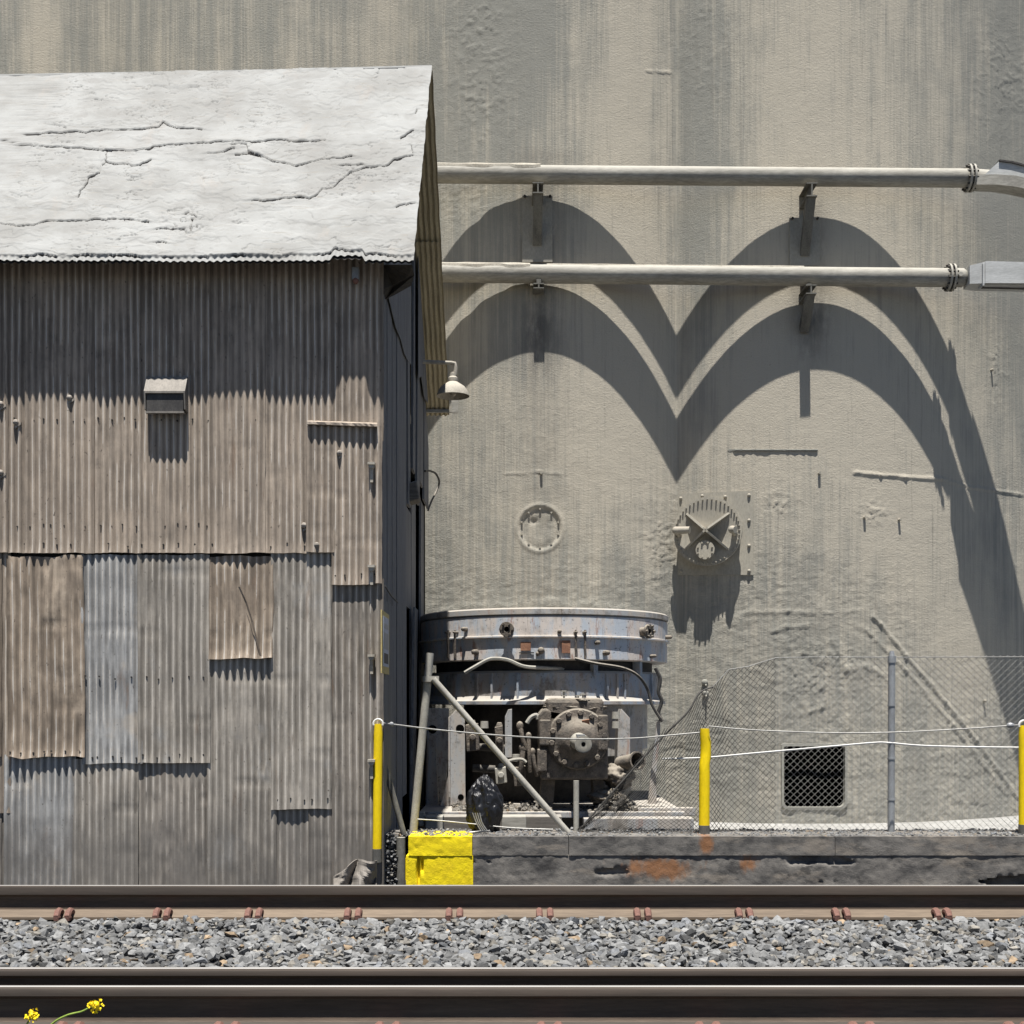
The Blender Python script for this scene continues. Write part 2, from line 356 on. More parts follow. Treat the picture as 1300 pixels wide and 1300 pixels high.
# ------------------------------------------------------------------ ground
Yg = [-300, -30, 3, 8.75, 9.7, 400]; Zg = [-.05, -.05, -.05, -.05, -.56, -.56]
b = MB(); xs = [-400, -30, -10, 0, 10, 30, 400]
vsx = [(x, y, z) for y, z in zip(Yg, Zg) for x in xs]; nx = len(xs)
b.add(vsx, [(j*nx+i, j*nx+i+1, (j+1)*nx+i+1, (j+1)*nx+i) for j in range(len(Yg)-1) for i in range(nx-1)])
tag(b.build('ground', M['ground']), kind='structure')
b = MB(); b.box((-.9, 17.6, -.62), (11, 21.6, -.545)); tag(b.build('concrete_floor', M['floor']), kind='structure')
b = MB(); b.add([(-30, 3.6, -.018), (30, 3.6, -.018), (30, 8.7, -.018), (-30, 8.7, -.018), (30, 9.5, -.45), (-30, 9.5, -.45)], [(0, 1, 2, 3), (3, 2, 4, 5)])
tag(b.build('ballast_bed', M['bed']), kind='structure')

# ------------------------------------------------------------------ silo wall
S = 80.0; Y0 = 20.0
_tx = np.array([560, 576, 614, 656, 703, 760, 800, 830.]); _td = np.array([44.2, 50.5, 72.5, 98, 131, 182, 235, 300.])
def depth_px(X):
    X = np.asarray(X, float)
    c = lambda x0, R, o: np.where(np.abs(X-x0) < R*.98, R-np.sqrt(np.maximum(R*R-(X-x0)**2, 1e-6))+o, 1e3)
    d = np.minimum(np.minimum(c(35.5, 385., 0.), c(388., 405., 5.)), np.minimum(c(-317., 385., -3.), c(-669, 385, -3)))
    # measured flank of the last silo
    co = np.interp(X, _tx, _td)
    k = sstep(560, 600, X)
    return d*(1-k)+co*k
def Ysurf(X): return Y0+depth_px(np.asarray(X)*S)/S
def on_wall(px, py):
    d = 0.
    for _ in range(40):
        X = (px-650)/F*(Y0+d); d = .5*d+.5*(float(Ysurf(X))-Y0)
    return P(px, py, Y0+d)
def wall_frame(px, py):
    p = on_wall(px, py); e = .02
    t = Vector((2*e, float(Ysurf(p.x+e))-float(Ysurf(p.x-e)), 0)).normalized()
    return p, t, Vector((0, 0, 1)), Vector((t.y, -t.x, 0))   # point, right, up, outward

gx = np.unique(np.concatenate([np.arange(-9.5, -1.7, .1), np.arange(-1.7, 9.0, .024), np.arange(9.0, 10.38, .06)]))
gz = np.unique(np.concatenate([np.arange(-.75, 13.3, .026), np.arange(13.3, 15.5, .3)]))
GX, GZ = np.meshgrid(gx, gz); YS = Ysurf(gx); YY = np.broadcast_to(YS, GX.shape).copy()
PX = 650+GX*F/YY; PY = YH-(GZ-HC)*F/YY
def gauss(cx, cy, sx, sy): return np.exp(-(((PX-cx)/sx)**2+((PY-cy)/sy)**2))
def seg(x0, y0, x1, y1):
    dx, dy = x1-x0, y1-y0; t = np.clip(((PX-x0)*dx+(PY-y0)*dy)/(dx*dx+dy*dy), 0, 1)
    return np.hypot(PX-x0-t*dx, PY-y0-t*dy), t
nz = fbm(PX/60, PY/40, 1, 4)
low = sstep(650, 790, PY+nz*70)                     # rough render towards the bottom
low *= 1-.75*sstep(1090, 1200, PX+nz*50)*sstep(930, 820, PY)
D = .0025*fbm(PX/26, PY/30, 3, 4)+.0012*fbm(PX/6, PY/6, 2, 3)
lump = fbm(PX/22, PY/12, 8, 5, .7); lump2 = fbm(PX/7, PY/4.5, 12, 3, .7); rdg = np.abs(fbm(PX/16, PY/9, 31, 4, .65))
D += low*(.009*lump+.0065*lump2-.012*rdg)*(.6+.8*vn(PX/70, PY/50, 66))
mid = sstep(540, 640, PY)*(1-low); D += mid*.0035*fbm(PX/20, PY/14, 5, 4)
# blistered paint patches
def blister(cx, cy, sx, sy, a):
    r = np.abs(fbm((PX+10*fbm(PX/9, PY/9, 77, 2))/12, (PY+10*fbm(PX/9, PY/9, 78, 2))/10, 40, 3)); return gauss(cx, cy, sx, sy)*a*np.maximum(0, .16-r)/.16
D += blister(612, 30, 42, 40, .011)+blister(612, 120, 42, 60, .011)+blister(590, 250, 40, 40, .009)+blister(1272, 100, 34, 70, .009)
D += blister(895, 60, 40, 120, .006)+blister(1265, 470, 14, 40, .012)+blister(985, 640, 22, 14, .02)+blister(840, 690, 26, 60, .014)
D += blister(690, 560, 90, 70, .004)+blister(1110, 650, 20, 15, .016)+blister(1040, 840, 90, 50, .009)+blister(1040, 880, 60, 60, .008)
# raised ribs and ledges
def ridge(pts, wpx, h, rag=.35, seed=50):
    global D
    for (x0, y0), (x1, y1) in zip(pts[:-1], pts[1:]):
        d, t = seg(x0, y0, x1, y1); wv = wpx*np.maximum(.3, 1+rag*fbm(PX/9, PY/9, seed, 2)); D = np.maximum(D, D+h*sstep(1, .35, d/wv))
ridge([(1108, 783), (1118, 792), (1150, 832), (1200, 890), (1240, 940), (1292, 1012)], 3., .018, .6)
ridge([(1100, 800), (1150, 850), (1210, 920), (1275, 1005)], 3, .012)
ridge([(945, 778), (1000, 776), (1040, 779), (1090, 775)], 3, .008, 1.2)
ridge([(1085, 600), (1118, 603), (1150, 606), (1195, 608)], 2.4, .016, .7)
ridge([(1195, 608), (1230, 618), (1300, 628)], 1.6, .012, .7)
ridge([(1130, 862), (1100, 845), (1075, 850), (1060, 812)], 5, .010, .9); ridge([(980, 802), (1000, 796), (1025, 794)], 4, .010, .9)
ridge([(1010, 885), (1028, 903), (1044, 898), (1050, 880)], 3, .009, .9)
ridge([(640, 602), (684, 599), (712, 602)], 1.5, .008, .4)
ridge([(820, 90), (850, 92)], 1.4, .01, .8); ridge([(560, 775), (700, 768), (800, 776)], 9, .010, .9)
ridge([(1107, 948), (1112, 1046)], 1.3, -.012, .3)
# round blanked port
pr = np.hypot(PX-685.5, (PY-670.5)*.97)
D += -.022*sstep(27, 25.5, pr)+sstep(25, 20, pr)*(.008*fbm(PX/12, PY/9, 61, 3)+.012*gauss(690, 688, 16, 12)-.03*gauss(677, 662, 5, 4))
D += .012*sstep(33, 29, pr)*sstep(24, 27, pr)
# outward = -normal in y mostly
nx_ = np.gradient(YS, gx); ln = np.sqrt(1+nx_**2)
VX = GX+D*(nx_/ln); VY = YY-D/ln
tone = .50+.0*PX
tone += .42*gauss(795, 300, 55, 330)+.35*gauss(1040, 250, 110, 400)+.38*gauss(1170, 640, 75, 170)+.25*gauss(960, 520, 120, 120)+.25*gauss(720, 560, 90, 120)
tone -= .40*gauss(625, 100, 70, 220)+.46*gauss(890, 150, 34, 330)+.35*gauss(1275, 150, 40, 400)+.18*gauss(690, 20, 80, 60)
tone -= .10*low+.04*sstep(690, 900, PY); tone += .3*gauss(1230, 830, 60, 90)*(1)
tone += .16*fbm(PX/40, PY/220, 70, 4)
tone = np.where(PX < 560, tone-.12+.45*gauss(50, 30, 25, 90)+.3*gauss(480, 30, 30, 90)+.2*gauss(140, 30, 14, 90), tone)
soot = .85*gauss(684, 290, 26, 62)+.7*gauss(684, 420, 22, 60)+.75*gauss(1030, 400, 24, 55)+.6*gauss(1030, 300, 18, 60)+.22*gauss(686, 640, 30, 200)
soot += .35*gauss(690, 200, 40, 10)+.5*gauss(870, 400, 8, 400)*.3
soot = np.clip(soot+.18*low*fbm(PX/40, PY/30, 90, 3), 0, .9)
# opening near the ground
HXc, HYc, HW, HH = 1034, 986, 39.5, 39.5
rr = np.where(PY > HYc, 9., 2.5)
qx = np.abs(PX-HXc)-(HW-rr); qy = np.abs(PY-HYc)-(HH-rr)
hd = np.hypot(np.maximum(qx, 0), np.maximum(qy, 0))+np.minimum(np.maximum(qx, qy), 0)-rr
D2 = .010*sstep(7, 1, np.abs(hd-2))*sstep(1000, 1020, PY)
VY -= D2/ln
hc_ = .25*(hd[:-1, :-1]+hd[1:, :-1]+hd[:-1, 1:]+hd[1:, 1:])
inside = (hc_ < 0) & (np.abs(.25*(PX[:-1, :-1]+PX[1:, :-1]+PX[:-1, 1:]+PX[1:, 1:])-HXc) < HW) & (np.abs(.25*(PY[:-1, :-1]+PY[1:, :-1]+PY[:-1, 1:]+PY[1:, 1:])-HYc) < HH)
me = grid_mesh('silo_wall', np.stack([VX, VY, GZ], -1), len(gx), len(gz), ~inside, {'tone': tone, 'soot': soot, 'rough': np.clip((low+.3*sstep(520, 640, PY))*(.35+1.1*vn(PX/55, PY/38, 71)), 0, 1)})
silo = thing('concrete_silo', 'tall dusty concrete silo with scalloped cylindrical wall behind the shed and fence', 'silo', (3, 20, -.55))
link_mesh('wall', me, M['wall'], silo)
b = MB(); top = [(x, float(Ysurf(x)), 15.4) for x in np.linspace(-9.5, 10.35, 90)]+[(10.4, 32, 15.4), (-9.5, 32, 15.4)]
b.prism(top, (0, 0, .15)); b.add([(10.36, float(Ysurf(10.36)), -.7), (10.4, 32, -.7), (10.4, 32, 15.4), (10.36, float(Ysurf(10.36)), 15.4)], [(0, 1, 2, 3)])
b.build('roof_slab', M['wall'], silo)
# recess behind the opening
pa, ta, ua, na = wall_frame(HXc, HYc); hw = HW*1.03*pa.y/F; hh = HH*1.03*pa.y/F
b = MB()
q = lambda u, v, n: pa+ta*u+ua*v+na*n
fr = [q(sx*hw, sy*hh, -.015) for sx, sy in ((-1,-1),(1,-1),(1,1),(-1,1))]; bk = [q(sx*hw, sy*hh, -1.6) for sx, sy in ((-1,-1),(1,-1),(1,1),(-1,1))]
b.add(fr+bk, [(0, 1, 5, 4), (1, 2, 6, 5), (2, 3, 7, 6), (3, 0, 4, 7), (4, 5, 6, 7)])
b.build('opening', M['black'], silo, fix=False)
b = MB()
def rrect(w_, h_, rb, rt, n=6):
    pts = []
    for cx, cy, r, a0 in ((w_-rb, -h_+rb, rb, -90), (w_-rt, h_-rt, rt, 0), (-w_+rt, h_-rt, rt, 90), (-w_+rb, -h_+rb, rb, 180)):
        for i in range(n+1):
            a = math.radians(a0+90*i/n); pts.append((cx+r*math.cos(a), cy+r*math.sin(a)))
    return pts
inn = rrect(hw*.95, hh*.95, .10, .03); outr = rrect(hw*1.015, hh*1.02, .11, .035); k = len(inn)
vv = [q(u, v, .012+.006*random.random()) for u, v in inn]+[q(u*(1+.02*random.random()), v*(1+.02*random.random()), .010) for u, v in outr]+[q(u, v, -.12) for u, v in inn]+[q(u*1.02, v*1.02, -.03) for u, v in outr]
ff = []
for i in range(k):
    j = (i+1) % k; ff += [(i, j, k+j, k+i), (2*k+i, 2*k+j, j, i), (k+i, k+j, 3*k+j, 3*k+i)]
b.add(vv, ff); b.build('opening_frame', M['wall'], silo, smooth=True)
# studs around the blank port, stray studs
b_ = None
for i in range(10):
    a = math.radians(90+36*i); px, py = 685.5+24.5*math.cos(a), 670.5-24.5*math.sin(a)
    p, t, u, nn = wall_frame(px, py); b = MB(); b.cyl(p-nn*.08, p+nn*.012, .018, .016, 8); b.build('port_stud', M['plate'], silo, smooth=True)
for px, py in ((687, 601), (1040, 601), (1249, 1137/3.25+540), (1097, 657), (1141, 660), (1258, 470)):
    p, t, u, nn = wall_frame(px, py); b = MB(); b.cyl(p-nn*.03, p+nn*.06, .024, .02, 8); b.build('wall_stud', M['plate'], silo, smooth=True)
# long concrete ledge
b = MB(); pts = np.linspace(924, 1038, 40); vv = []
for i, px in enumerate(pts):
    p, t, u, nn = wall_frame(px, 571.5); e = .024*(.75+.5*random.random())*(1-.6*(i < 3)); hgt = .02*(.8+.4*random.random())
    for dn, dz in ((-.05, hgt), (e*.8, hgt*.8), (e, 0), (e*.6, -hgt*1.1), (-.05, -hgt*1.2)): vv.append(p+nn*dn+u*dz)
ff = [(i*5+j, i*5+j+1, (i+1)*5+j+1, (i+1)*5+j) for i in range(39) for j in range(4)]
b.add(vv, ff+[(0, 1, 2, 3, 4), tuple(39*5+i for i in range(5))]); b.build('ledge', M['wall'], silo, smooth=True)
# stubs at wall
for px, py, l in ((895, 866, .12), (896, 880, .2)):
    p, t, u, nn = wall_frame(px, py); b = MB(); b.ball(p+nn*.02, .055, 10, 7, (1, .6, .9)); b.cyl(p+nn*-.02, p+nn*l*.5-u*.06+t*.03, .016, .012, 8); b.build('plaster_stub', M['wall'], silo, smooth=True)

# access hatch -------------------------------------------------------------
p0, tt, uu, nn = wall_frame(905, 676); s_ = p0.y/F
def H(u, v, n=0): return p0+tt*(u*s_/abs(tt.x))+uu*(-v*s_)+nn*n       # u,v in photo pixels from (905,676), v downward
b = MB(); hv = []
for px_ in np.linspace(861.5, 956.5, 13):
    f_ = (px_-861.5)/95
    for py_, dn in ((627-4*f_, -.02), (627-4*f_, .022), (730, .022), (730, -.02)):
        pw, tw, uw, nw = wall_frame(px_, py_); hv.append(pw+nw*dn)
b.add(hv, [(i_*4+k_, i_*4+(k_+1) % 4, i_*4+4+(k_+1) % 4, i_*4+4+k_) for i_ in range(12) for k_ in range(4)]+[(0, 1, 2, 3), (48, 49, 50, 51)])
hatch = b.build('access_hatch', M['plate'], silo)
hatch['label'] = 'square steel plate carrying a round bolted cover with crossed ribs'
for u, v in ((-40, -43), (-13, -46), (16, -45), (46, -47), (46, -15), (46, 17), (46, 49), (-40, 49)):
    pw, tw, uw, nw = wall_frame(905+u, 676+v); b = MB(); b.ball(pw+nw*.03, .028, 8, 6); b.build('rivet', M['plate'], hatch, smooth=True)
cu, cv = -4, 0.5; Rr = 43.5*s_; cen = H(cu, cv, 0)
b = MB(); b.lathe([(Rr*.92, -.05), (Rr*.92, .17), (Rr, .17), (Rr, .215), (Rr*.86, .215), (Rr*.8, .212), (Rr*.55, .20), (Rr*.25, .195), (0.001, .195)], cen, nn, 56)
b.build('cover', M['plate'], hatch, smooth=True)
for i in range(44):
    a = 2*math.pi*i/44; p = cen+(tt*math.cos(a)+uu*math.sin(a))*Rr*.93+nn*.215
    b = MB(); b.cyl(p-nn*.01, p+nn*.032, .015, .012, 6); b.build('bolt', M['plate'], hatch, smooth=True)
for a in (38, -42):
    d = tt*math.cos(math.radians(a))+uu*math.sin(math.radians(a)); e = d.cross(nn)
    L_ = Rr*.80
    poly = [cen-d*L_+nn*.2, cen-d*L_+nn*.25, cen-d*.05+nn*.40, cen+d*.05+nn*.40, cen+d*L_+nn*.25, cen+d*L_+nn*.2, cen+nn*.1]
    b = MB(); b.prism([p-e*.016 for p in poly], e*.032); b.build('rib', M['plate'], hatch)
pc = H(-5, 25, 0); b = MB(); b.cyl(pc+nn*.1, pc+nn*.30, .09, None, 16); b.cyl(pc+nn*.30, pc+nn*.345, .15, None, 24); b.build('nozzle', M['plate'], hatch, smooth=True)
for i in range(8):
    a = 2*math.pi*(i+.5)/8; p = pc+(tt*math.cos(a)+uu*math.sin(a))*.122+nn*.345; b = MB(); b.cyl(p, p+nn*.025, .017, .015, 6); b.build('nozzle_bolt', M['plate'], hatch, smooth=True)
for u, v, ln_ in ((-40, -1, 17), (27, 1, 4)):
    b = MB(); a1 = H(u, v, .33); a2 = H(u+ln_, v+.5, .36); b.cyl(a1, a2, .062, .055, 14); b.ball(a1, .064, 12, 8); b.cyl(a1-nn*.02, H(u+2, v+4, .2), .04, .05, 10); b.build('hinge_boss', M['plate'], hatch, smooth=True)

# ------------------------------------------------------------------ pipes
def pipe_pt(which, px):
    off = .2275 if which == 'u' else .18
    Y = Y0-off
    py = 222+.008*(px-700) if which == 'u' else 348+.009*(px-700)
    return P(px, py, Y)
RP = .141
def flange(parent, c, axis):
    b = MB()
    for o in (-.045, .02): b.cyl(c+axis*o, c+axis*(o+.03), RP*1.5, None, 24)
    fl = b.build('flange', M['pipe'], parent, smooth=True)
    u = axis.orthogonal().normalized(); v = axis.cross(u)
    for i in range(12):
        a = 2*math.pi*i/12; p = c+(u*math.cos(a)+v*math.sin(a))*RP*1.27; b = MB(); b.cyl(p-axis*.075, p+axis*.08, .018, None, 6); b.build('bolt', M['iron_dark'], fl)
def crusty(parent, which, x0, x1, arc=(28, 160), th=.024, name='crust'):
    n, m = 70, 9; vv = []; ends = [pipe_pt(which, x0), pipe_pt(which, x1)]
    for i in range(n+1):
        c = ends[0].lerp(ends[1], i/n)
        a0 = arc[0]+26*(vn(i*.21, 1, 7)-.5); a1 = arc[1]+26*(vn(i*.21, 4, 9)-.5)
        for j in range(m+1):
            a = math.radians(a0+(a1-a0)*j/m); e = 0 if j in (0, m) else th*(.8+.4*vn(i*.15, j*.7, 5)); r = RP+.002+e
            vv.append((c.x, c.y-math.cos(a)*r*1, c.z+math.sin(a)*r))
    b = MB(); w_ = m+1; b.add(vv, [(i*w_+j, i*w_+j+1, (i+1)*w_+j+1, (i+1)*w_+j) for i in range(n) for j in range(m)]); b.build(name, M['crust'], parent, smooth=True)
up = thing('overhead_pipe', 'upper of two long cream pipes running straight across the silo wall', 'pipe', pipe_pt('u', 900), 'pipes along the silo')
b = MB(); b.tube([pipe_pt('u', x) for x in (-60, 300, 560, 690, 900, 1240)], RP, 28); b.build('pipe_run', M['pipe'], up, smooth=True)
ax = (pipe_pt('u', 1240)-pipe_pt('u', 900)).normalized()
flange(up, pipe_pt('u', 1231), ax); crusty(up, 'u', 470, 686)
# rectangular elbow after the flange
def duct(parent, name, secs, mat):
    vv = []; 
    for c, hy, hz0, hz1 in secs: vv += [(c.x, c.y-hy, c.z-hz0), (c.x, c.y+hy, c.z-hz0), (c.x, c.y+hy, c.z+hz1), (c.x, c.y-hy, c.z+hz1)]
    n = len(secs); b = MB(); b.add(vv, [(i*4+j, i*4+(j+1) % 4, (i+1)*4+(j+1) % 4, (i+1)*4+j) for i in range(n-1) for j in range(4)]+[(0, 1, 2, 3), tuple((n-1)*4+i for i in range(4))])
    return b.build(name, mat, parent)
b = MB(); b.cyl(pipe_pt('u', 1234), pipe_pt('u', 1262), RP, .12, 24); b.build('pipe_stub', M['pipe'], up, smooth=True)
def eb(px, yt, yb, Yc, hy):   # section from image top/bottom at distance
    c = P(px, (yt+yb)/2, Yc); h = (yb-yt)/2*Yc/F; return (c, hy, h, h)
duct(up, 'elbow_underside', [eb(1236, 226, 238.5, 19.72, .13), eb(1262, 226, 239, 19.7, .14), eb(1285, 228, 242, 19.66, .15), eb(1312, 234.5, 248, 19.6, .15), eb(1345, 246, 262, 19.5, .15), eb(1385, 268, 285, 19.4, .15)], M['pipe'])
b = MB(); Yc = 19.60
poly = [(1246, 225.5), (1269, 204), (1285, 206), (1304, 211), (1330, 222), (1385, 256), (1385, 268), (1345, 246), (1312, 234), (1285, 227), (1262, 225)]
b.prism([P(x, y, Yc) for x, y in poly], (0, .24, 0)); b.build('elbow_side', M['duct'], up)
b = MB(); rim = [(1269, 203.2), (1285, 205.2), (1304, 210.2), (1330, 221.2), (1385, 255)]
b.prism([P(x, y-1, Yc-.03) for x, y in rim]+[P(x, y+1.2, Yc-.03) for x, y in rim[::-1]], (0, .30, 0)); b.build('elbow_rim', M['iron_dark'], up)
lo = thing('overhead_pipe', 'lower of two long cream pipes across the silo, ending in a grey square duct', 'pipe', pipe_pt('l', 900), 'pipes along the silo')
b = MB(); b.tube([pipe_pt('l', x) for x in (-60, 300, 560, 690, 900, 1222)], RP*1.02, 28); b.ball(pipe_pt('l', 1220), RP*1.02, 24, 14, (.75, 1, 1)); b.build('pipe_run', M['pipe'], lo, smooth=True)
flange(lo, pipe_pt('l', 1206), ax); crusty(lo, 'l', 470, 673); crusty(lo, 'l', 694, 1020, (60, 135), .016)
b = MB(); c = P(1218.5, 349, 19.64); b.cyl(c, c+Vector((0, -.05, 0)), .035, None, 12); b.build('plug', M['pipe'], lo, smooth=True)
duct(lo, 'duct_transition', [eb(1227, 341, 364, 19.77, .14), eb(1246, 337.3, 364.6, 19.69, .186)], M['duct'])
duct(lo, 'duct', [eb(1245.2, 336.8, 364.4, 19.69, .19), eb(1300, 338.5, 365, 19.68, .2), eb(1420, 341, 368, 19.66, .21)], M['duct'])
duct(lo, 'duct_lip', [eb(1247, 364.7, 365.4, 19.53, .04), eb(1300, 365.3, 366.6, 19.51, .04), eb(1420, 368.3, 370.5, 19.48, .04)], M['iron_dark'])
# shadow-casting tabs along duct seam are plain folded flanges
b = MB(); b.obox(P(1245.5, 351.2, 19.60), (.012, 0, 0), (0, .105, 0), (0, 0, .172)); b.build('duct_seam', M['duct'], lo)

def bracket(label, px, ytop, ybot, reach, strut_y, wplate):
    yb = float(Ysurf((px-650)*19.9/F)); yf = yb-reach
    base = P(px, ybot, yf)
    t = thing('pipe_bracket', label, 'bracket', base, 'pipe brackets')
    z1 = P(px, ytop, yf).z; z0 = P(px, ybot, yf).z; x = base.x; wf = .083
    b = MB(); b.box((x-wf, yf, z1-.018), (x+wf, yb+.05, z1)); b.box((x-wf, yf, z0), (x+wf, yb+.05, z0+.018)); b.box((x-.011, yf+.002, z0+.018), (x+.011, yb+.05, z1-.018)); b.build('beam', M['steel'], t)
    if strut_y:
        zs = P(px, strut_y, yb).z
        poly = [(x-.07, yf+.04, z0-.003), (x-.07, yf+.16, z0-.003), (x-.07, yb+.03, zs), (x-.07, yb-.04, zs-.1)]
        b = MB(); b.prism([Vector(p) for p in poly], (.14, 0, 0)); b.build('strut', M['steel'], t)
    if wplate:
        zt = P(px, wplate[0], yb).z; zb = P(px, wplate[1], yb).z
        b = MB(); b.box((x-.24, yb-.022, zb), (x+.24, yb+.09, zt)); pl = b.build('wall_plate', M['plate'], t)
        for sx in (-.2, .2):
            b = MB(); b.cyl((x+sx, yb-.03, zt-.02), (x+sx, yb-.07, zt-.02), .02, None, 6); b.build('anchor_bolt', M['iron_dark'], pl)
    b = MB(); b.box((x-.035, Y0-.3, z1+.001), (x+.035, Y0-.14, z1+.06)); b.build('saddle', M['steel'], t)
    return t
bracket('steel bracket with long strut under the upper pipe, nearer the shed', 683, 231, 245, .52, 305, (249, 333))
bracket('steel bracket with long strut under the upper pipe, farther from the shed', 1031, 231.5, 249, .52, 318, (277, 338))
bracket('short steel bracket under the lower pipe, nearer the shed', 684, 359, 366, .30, None, None)
bracket('steel bracket with exposed beam end under the lower pipe, farther from the shed', 1030, 361, 373, .50, 415, None)

# ------------------------------------------------------------------ shed
YW = 12.5; XW = -1.289
shed = thing('corrugated_shed', 'weathered shed clad in patched corrugated sheets with a crusted white gable roof', 'shed', (-4, YW, -.56))
YE, YR, YB = 12.1, 14.83, 18.9; XE = -.945
zE = P(0, 332, YE).z; zR = P(0, 87, YR).z; zB = P(0, 525, YB).z
# front roof slope with crust
nu, nv = 620, 330
U = np.concatenate([np.linspace(-9.3, -5.2, 40), np.linspace(-5.18, XE, nu-40)]); Vv = np.linspace(0, 1, nv)
UU, VVg = np.meshgrid(U, Vv)
slope = Vector((0, YR-YE, zR-zE)); SL = slope.length; sd = slope.normalized(); nrm = Vector((0, -sd.z, sd.y))
# notch near the corner: eave is a little shorter there
e0 = np.zeros_like(U); pxU = 650+U*F/YE
e0 += .085*sstep(414, 424, pxU)*sstep(464, 457, pxU); e0 += .012*vn(U*9, 0*U, 3)+.01*vn(U*40, 0*U, 4)
Vlen = e0[None, :]+(SL-e0[None, :])*(VVg**1.15)
sag = -.10*np.clip((XE-UU)/5.2, 0, 1.6)*(Vlen/SL)+.012*fbm(UU*1.3, Vlen*1.5, 9, 3)
bx = UU; by = YE+sd.y*Vlen; bz = zE+sd.z*Vlen
RPX = 650+bx*F/by; RPY = YH-(bz-HC)*F/by
def z1(pts): return [(x/3.94, 60+y/3.94) for x, y in pts]
def z2(pts): return [(300+x/3.94, 60+y/3.94) for x, y in pts]
cracks = [z1([(0,460),(60,462),(130,480),(220,488),(330,490),(400,495),(480,510),(560,510),(640,518),(740,515),(770,495),(900,490),(1030,487),(1160,485),(1260,490)])+z2([(80,495),(180,478),(330,475),(445,478)]),
 z1([(90,432),(250,415),(380,412),(520,408),(680,402),(790,395),(820,375),(880,405),(1020,410)]),
 z1([(540,510),(525,570),(500,630),(450,655),(430,690),(410,720),(395,760)]), z1([(525,565),(580,588),(700,592),(760,568)]),
 z1([(0,890),(60,903),(170,905),(220,880),(330,872),(450,870),(560,862),(660,870),(740,880)]),
 z2([(70,535),(130,555),(180,578),(250,582),(300,597),(380,580),(440,565),(580,558)]),
 z2([(80,780),(180,775),(300,760),(370,765),(410,745),(430,720),(490,710),(510,680),(580,640),(640,615),(740,610),(770,595),(800,570),(885,550)]),
 z2([(820,465),(890,435)]), z2([(520,600),(640,605)]), z1([(1040,540),(1100,538),(1180,520)]), z1([(780,915),(900,912)]), z1([(780,985),(840,988)]),
 z2([(890,540),(880,500)]), z2([(900,320),(890,350)]), z2([(800,815),(890,795)]), z1([(1160,500),(1240,500),(1245,540),(1300,548)]), z2([(0,545),(70,540)])]
wx = RPX+3.2*fbm(RPX/14, RPY/10, 21, 3); wy = RPY+2.2*fbm(RPX/12, RPY/9, 22, 3)
crack = np.zeros_like(RPX); hgt = .006*fbm(RPX/60, RPY/22, 14, 4)+.002*fbm(RPX/14, RPY/5, 15, 3)
def pseg(x0, y0, x1, y1):
    dx, dy = x1-x0, y1-y0; t = np.clip(((wx-x0)*dx+(wy-y0)*dy)/(dx*dx+dy*dy), 0, 1); cxp = x0+t*dx; cyp = y0+t*dy
    return np.hypot(wx-cxp, wy-cyp), wy-cyp
for ci, pts in enumerate(cracks):
    best = np.full_like(RPX, 1e9); sgn = np.zeros_like(RPX)
    for (x0, y0), (x1, y1) in zip(pts[:-1], pts[1:]):
        d, s = pseg(x0, y0, x1, y1); mk = d < best; best = np.where(mk, d, best); sgn = np.where(mk, s, sgn)
    wd = .38+.6*vn(RPX/13, RPY/13, 30+ci); crack = np.maximum(crack, sstep(1.3, .3, best/wd))
    hgt += np.where(sgn < 0, .012*np.exp(-best/9), 0)      # curled upper lip
# alligator patch
av = np.abs(fbm(RPX/7, RPY/5, 44, 2)); pat = np.exp(-(((RPX-238)/26)**2+((RPY-282)/17)**2)); crack = np.maximum(crack, pat*sstep(.16, .02, av)*1.2)
sc_ = np.abs(fbm(RPX/20, RPY/5, 48, 3)); spat = sstep(.1, .5, fbm(RPX/70, RPY/40, 49, 2)); crack = np.maximum(crack, .75*spat*sstep(.04, .0, sc_)); sc2 = np.abs(fbm(RPX/34, RPY/7, 58, 3)); sp2 = sstep(.2, .5, fbm(RPX/45, RPY/30, 59, 2)); crack = np.maximum(crack, .8*sp2*sstep(.03, .0, sc2))
fq = fbm((RPX+9*fbm(RPX/16, RPY/12, 91, 2))/75, (RPY+5*fbm(RPX/14, RPY/9, 92, 2))/16, 93, 4, .55)
for th_ in (-.22, .02, .24):
    hgt += .005*sstep(th_-.012, th_+.012, fq); crack = np.maximum(crack, .62*sstep(.012, .002, np.abs(fq-th_))*sstep(.62, .78, vn(RPX/19, RPY/10, 95)))
# eave: crust ends short of the sheet edge and shows corrugation
cr_end = .035+.085*vn(U*7+3, 0*U, 6)*(.35+.65*sstep(.45, .75, vn(U*1.7, 0*U, 8)))+.02*vn(U*45, 0*U, 9); dl = Vlen-e0[None, :]
bare = sstep(.012, -.012, dl-cr_end[None, :])
corr = .0075*np.sin(UU*2*math.pi/.0695)
hgt = hgt*(1-bare)+.02*(1-bare)+corr*(bare+.25*(1-bare)*np.exp(-dl*4))
crack = np.maximum(crack, .95*sstep(.011, .003, np.abs(dl-cr_end[None, :]-.003))*(.35+.65*sstep(.35, .6, vn(U*6, 0*U, 19)))[None, :])
hgt -= .022*crack
bz2 = bz+sag; V3 = np.stack([bx+0*hgt, by+nrm.y*hgt, bz2+nrm.z*hgt], -1)
V3[:, -1, 0] += .0; V3[:, -6:, 0] += .012*(fbm(RPY[:, -6:]/9, RPY[:, -6:]*0, 4, 2))
me = grid_mesh('roof_front', V3, nu, nv, None, {'crack': crack})
roof = link_mesh('roof_slope', me, M['roof'], shed)
roof['label'] = 'front roof slope with cracked white crust'
ys = lambda y: (y-zB)
